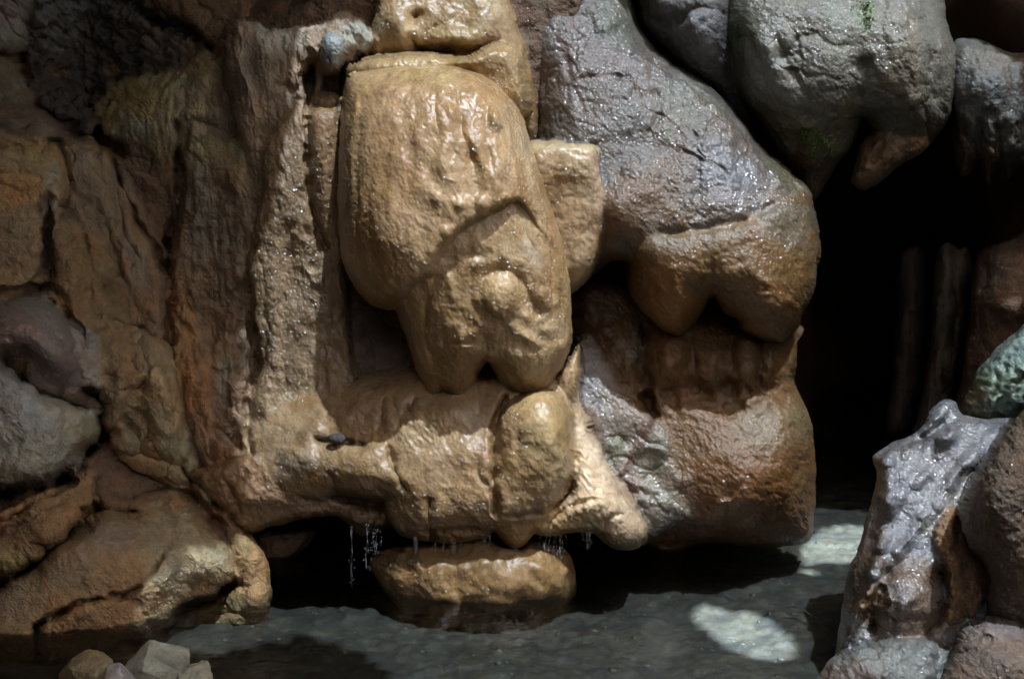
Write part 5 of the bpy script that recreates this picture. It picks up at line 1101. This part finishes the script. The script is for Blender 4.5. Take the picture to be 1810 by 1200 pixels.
CLEFTS = [([(190, 772), (150, 806), (110, 845), (50, 870), (-40, 880)], 11, .26), ([(168, 905), (112, 955), (60, 1000), (-40, 1050)], 12, .3), ([(62, 1102), (100, 1085), (143, 1064), (180, 1056), (212, 1053), (246, 1038)], 5, .10), ([(62, 1102), (68, 1150), (74, 1190)], 6, .12), ([(415, 1030), (385, 1056), (336, 1074), (276, 1122), (212, 1138), (176, 1168)], 9, .16), ([(-40, 935), (60, 893), (130, 850)], 5, .08), ([(88, 345), (82, 420), (75, 490)], 7, .12),
    ([(92, 460), (110, 540), (142, 582), (150, 610)], 5, .08), ([(10, 640), (58, 680), (100, 706), (150, 720)], 11, .14), ([(150, 690), (178, 716), (190, 775)], 10, .14), ([(298, 430), (302, 540), (297, 610)], 7, .11),
    ([(312, 265), (318, 340), (300, 430)], 9, .10), ([(158, 165), (172, 235), (215, 266)], 11, .14), ([(38, 95), (44, 160), (100, 212), (185, 252)], 11, .12), ([(222, 745), (258, 800), (318, 822), (345, 855)], 6, .08), ([(168, 850), (185, 902), (240, 905)], 7, .10),
    ([(240, 880), (300, 866), (340, 880)], 6, .08), ([(446, 560), (438, 680), (442, 800)], 5, .05), ([(556, 112), (546, 160), (548, 205)], 9, .14), ([(606, 120), (604, 200)], 8, .12), ([(545, 205), (549, 340), (572, 440)], 5, .06), ([(112, 240), (180, 248), (205, 300), (240, 380), (290, 480)], 6, .08),
    ([(180, 560), (240, 585), (290, 612)], 6, .07), ([(105, 250), (120, 330), (108, 370)], 6, .08), ([(-40, 255), (40, 258), (108, 250)], 7, .10), ([(-40, 518), (40, 518), (95, 505)], 6, .09), ([(200, -40), (260, 30), (340, 60), (380, 96)], 9, .12), ([(345, 850), (400, 905), (440, 940)], 6, .07), ([(620, 780), (560, 778)], 4, .04), ([(893, 700), (877, 750), (872, 820), (876, 880), (882, 915)], 6, .07), ([(1016, 800), (1012, 852), (985, 892), (940, 912), (890, 914)], 5, .05), ([(955, 948), (985, 915), (1020, 890), (1060, 885)], 5, .03), ([(757, 880), (756, 925), (764, 958)], 6, .035), ([(690, 785), (702, 830), (716, 865)], 5, .03), ([(585, 835), (598, 875)], 5, .03),
    ([(1140, 590), (1138, 660), (1160, 735)], 9, .09), ([(1222, 600), (1230, 680)], 14, .03), ([(1292, 605), (1288, 700)], 13, .04), ([(1347, 605), (1341, 680)], 9, .025), ([(1390, 600), (1394, 670)], 8, .02), ([(1062, 945), (1078, 915), (1100, 905)], 4, .03)]
fuse('mass', step=2.5, soft=0.026, clefts=CLEFTS, shared=[(0.012, 2.2, 3), (0.0015, 90, 2)])
fuse('boss', step=2.2, soft=0.02, warp=0.45, shared=[(0.0012, 90, 2)])
fuse('bulge', warp=0.6, step=2.5, soft=0.02, shared=[(0.0012, 90, 2)])
fuse('upper', step=2.8, soft=0.03, shared=[(0.0015, 90, 2)])
fuse('front', warp=0.6, step=2.8, soft=0.022, shared=[(0.0015, 90, 2)])

# ================================================================== water trickles, moss, small things
DG = bpy.context.evaluated_depsgraph_get()
DG.update()
def see(u, v):
    """the point of the scene seen at photo position (u, v)"""
    a = (u - 905.0) / F; b = (600.0 - v) / F
    d = Vector((a, CT + b * ST, -ST + b * CT)).normalized()
    ok, loc, nor, _, ob, _ = scn.ray_cast(DG, Vector((0, 0, CAMZ)), d)
    return (loc, nor, ob) if ok else (None, None, None)

def make_trickles():
    m, n, l = new_mat('falling_water')
    b = n['Principled BSDF']
    b.inputs['Base Color'].default_value = (0.86, 0.89, 0.92, 1); b.inputs['Roughness'].default_value = 0.12
    b.inputs['Transmission Weight'].default_value = 0.85; b.inputs['IOR'].default_value = 1.33
    spec = [(622, 940, .30, 3), (646, 935, .22, 5), (664, 944, .12, 8), (731, 956, .27, 9), (768, 958, .16, 4), (785, 958, .2, 4), (807, 956, .26, 9), (862, 948, .08, 8), (905, 970, .08, 6), (962, 948, .10, 6), (985, 950, .14, 6), (996, 948, .1, 5), (1036, 946, .09, 7)]
    places = ['thin trickle at the far left, falling from the brown underside into dark water', 'short trickle just left of the mound, second from the left', 'broad trickle falling from the ragged lip at the left end of the mound', 'long wide trickle splashing on the left half of the mound',
              'faint trickle right of the long wide one on the left half of the mound', 'faint trickle under the middle of the round apron lobe', 'long wide trickle from the right half of the round apron lobe', 'short trickle in the cleft between round lobe and pointed cone',
              'short drip from the tip of the pointed cone', 'short trickle right of the pointed cone under the pale lip', 'trickle under the pale lip above the right end of the mound', 'thin trickle beside the right end of the mound', 'short broad trickle right of the mound, under the pale lip near the knob']
    for (u, v, ln, w), lb in zip(spec, places):
        p0 = Vector(unproject(u, v - 10, 4.98).tolist())
        r = w * 0.00042
        segs = 30; ring = 6; V_ = []; F_ = []
        strands = 2 if w < 6 else 4
        for s_ in range(strands):
            base = len(V_); ox = random.uniform(-.006, .006) * strands; ln_ = ln * (1 if s_ == 0 else random.uniform(.3, .95)); ph = random.random() * 9
            for i in range(segs + 1):
                t = i / segs
                rr = r * (1.1 - 0.55 * t) * max(0.22, 0.45 + 0.75 * math.sin(ph + 9 * t * (1 + s_)) + 0.3 * math.sin(ph * 3 + 23 * t)) * (0.4 if i == segs else 1)
                cx = ox + .004 * math.sin(ph + 5 * t) + random.uniform(-.001, .001); cy = -0.004 * t
                for k in range(ring):
                    a = 2 * math.pi * k / ring
                    V_.append((cx + rr * math.cos(a), cy + rr * math.sin(a), -ln_ * t))
            for i in range(segs):
                for k in range(ring):
                    F_.append((base + i * ring + k, base + i * ring + (k + 1) % ring, base + (i + 1) * ring + (k + 1) % ring, base + (i + 1) * ring + k))
            F_.append(tuple(base + k for k in range(ring))[::-1]); F_.append(tuple(base + segs * ring + k for k in range(ring)))
            for dr in range(7):                           # loose drops
                t = random.random(); c = Vector((ox + random.uniform(-.014, .014), random.uniform(-.008, .004), -ln * (0.5 + .5 * t)))
                q = random.uniform(.0012, .0026); bi = len(V_)
                for dv in ((1, 0, 0), (-1, 0, 0), (0, 1, 0), (0, -1, 0), (0, 0, 1.8), (0, 0, -1.8)): V_.append(tuple(c + q * Vector(dv)))
                for f in ((0, 2, 4), (2, 1, 4), (1, 3, 4), (3, 0, 4), (2, 0, 5), (1, 2, 5), (3, 1, 5), (0, 3, 5)): F_.append(tuple(bi + x for x in f))
        o = make_mesh('water_trickle', np.array(V_), F_, m)
        o.location = p0
        tag(o, lb, 'trickle', 'trickles of water under the apron lip')
make_trickles()

def make_moss(name, spots, count, label, colr):
    m, n, l = new_mat(name + '_leaf')
    b = n['Principled BSDF']; b.inputs['Roughness'].default_value = 0.7
    gi = n.new('ShaderNodeNewGeometry'); rp = n.new('ShaderNodeMapRange')
    l.new(gi.outputs['Random Per Island'], rp.inputs[0]); rp.inputs[3].default_value = 0.5; rp.inputs[4].default_value = 1.5
    sc = n.new('ShaderNodeVectorMath'); sc.operation = 'SCALE'; sc.inputs[0].default_value = colr
    l.new(rp.outputs[0], sc.inputs['Scale']); l.new(sc.outputs[0], b.inputs['Base Color'])
    V_ = []; F_ = []
    for (u, v, ru, rv, wgt) in spots:
        for _ in range(int(count * wgt)):
            a = random.uniform(0, 6.28); q = math.sqrt(random.random()) * random.uniform(.5, 1.1)
            loc, nor, ob = see(u + ru * q * math.cos(a), v + rv * q * math.sin(a))
            if loc is None or ob is None or loc.y < 4.6: continue
            ax = Vector((random.uniform(-1, 1), random.uniform(-1, 1), random.uniform(-1, 1))).normalized()
            t1 = nor.cross(ax)
            if t1.length < .1: continue
            t1.normalize(); up = (nor + 0.9 * ax + Vector((0, 0, .3))).normalized()
            L = random.uniform(.004, .010); w = L * .38; i0 = len(V_)
            V_ += [tuple(loc - t1 * w), tuple(loc + t1 * w), tuple(loc + up * L * .7 + t1 * w * .7), tuple(loc + up * L), tuple(loc + up * L * .7 - t1 * w * .7)]
            F_.append((i0, i0 + 1, i0 + 2, i0 + 3, i0 + 4))
    if not V_: return
    o = make_mesh(name, np.array(V_), F_, m, smooth=False)
    tag(o, label, kind='stuff')
make_moss('moss', [(1440, 246, 34, 16, .5), (1425, 236, 16, 10, .3), (1532, 30, 12, 30, .12), (1524, 10, 24, 14, .06), (1304, 60, 7, 18, .12), (1445, 270, 34, 18, .2), (1460, 250, 50, 30, .1)], 1400, 'bright green moss growing on the underside of the upper grey bulge', (.085, .11, .03))

# pebbles and cobbles on the bed
def make_pebbles():
    ico = [(0, 0, -1), (.72, -.53, -.45), (-.28, -.85, -.45), (-.89, 0, -.45), (-.28, .85, -.45), (.72, .53, -.45), (.28, -.85, .45), (-.72, -.53, .45), (-.72, .53, .45), (.28, .85, .45), (.89, 0, .45), (0, 0, 1)]
    fc = [(0, 1, 2), (1, 0, 5), (0, 2, 3), (0, 3, 4), (0, 4, 5), (1, 5, 10), (2, 1, 6), (3, 2, 7), (4, 3, 8), (5, 4, 9), (1, 10, 6), (2, 6, 7), (3, 7, 8), (4, 8, 9), (5, 9, 10), (6, 10, 11), (7, 6, 11), (8, 7, 11), (9, 8, 11), (10, 9, 11)]
    ico = np.array(ico); V_ = []; F_ = []; C_ = []
    pal = [(.05, .047, .035), (.036, .034, .027), (.06, .056, .045), (.055, .042, .028), (.04, .04, .033), (.08, .078, .066)]
    n_ = 0
    while n_ < 1600:
        y = rng.uniform(3.9, 8.5); x = rng.uniform(-1.6, 2.4) * y / 5.5
        r = 0.007 + 0.016 * rng.random() ** 4
        sc = np.array([rng.uniform(.8, 1.4), rng.uniform(.7, 1.2), rng.uniform(.35, .7)]) * r
        a = rng.uniform(0, 6.28); ca, sa = math.cos(a), math.sin(a)
        q = (ico + rng.normal(0, .09, ico.shape)) * sc
        q = np.stack([q[:, 0] * ca - q[:, 1] * sa, q[:, 0] * sa + q[:, 1] * ca, q[:, 2]], -1)
        pz = -0.155 + 0.05 * float(fbm(np.array([[x, y, 0.0]]) * 1.6, 3)[0]) if False else -0.15
        V_.append(q + np.array([x, y, 0])); F_.append(np.array(fc) + 12 * n_)
        c = np.array(pal[rng.integers(len(pal))]) * rng.uniform(.6, .95); C_.append(np.tile(c, (12, 1))); n_ += 1
    V_ = np.concatenate(V_); F_ = np.concatenate(F_); C_ = np.concatenate(C_)
    ctr = V_.reshape(-1, 12, 3).mean(1)
    h = bed_height(ctr * np.array([1, 1, 0]))
    V_ = V_ + np.repeat(np.stack([0 * h, 0 * h, h - 0.003], -1), 12, 0)
    o = make_mesh('pebbles', V_, F_.tolist(), M_PEB, C_, np.zeros(len(V_)))
    tag(o, 'small brown and grey pebbles covering the bed of the stream', kind='stuff')
make_pebbles()
def make_twig():
    a = on_level(1390, 1078, -0.1); b = on_level(1445, 1092, -0.1)
    n_ = 9; V_ = []; F_ = []
    for i in range(n_ + 1):
        t = i / n_; c = a.lerp(b, t) + Vector((0, .02 * math.sin(t * 3), .012 + .012 * math.sin(t * 5)))
        r = .005 * (1 - .5 * t)
        for k in range(5):
            an = 6.283 * k / 5; V_.append((c.x + 0.3 * r * math.cos(an), c.y + r * math.cos(an), c.z + r * math.sin(an)))
    for i in range(n_):
        for k in range(5): F_.append((i * 5 + k, i * 5 + (k + 1) % 5, i * 5 + 5 + (k + 1) % 5, i * 5 + 5 + k))
    F_.append((4, 3, 2, 1, 0)); F_.append(tuple(n_ * 5 + k for k in range(5)))
    V_ = np.array(V_); o_ = V_.mean(0)
    o = make_mesh('twig', V_ - o_, F_, M_DARK, np.tile(np.array((.05, .035, .02)), (len(V_), 1)), np.zeros(len(V_)))
    o.location = Vector(o_.tolist())
    tag(o, 'thin dark twig lying on the stream bed right of the bright light patch', 'twig')
make_twig()
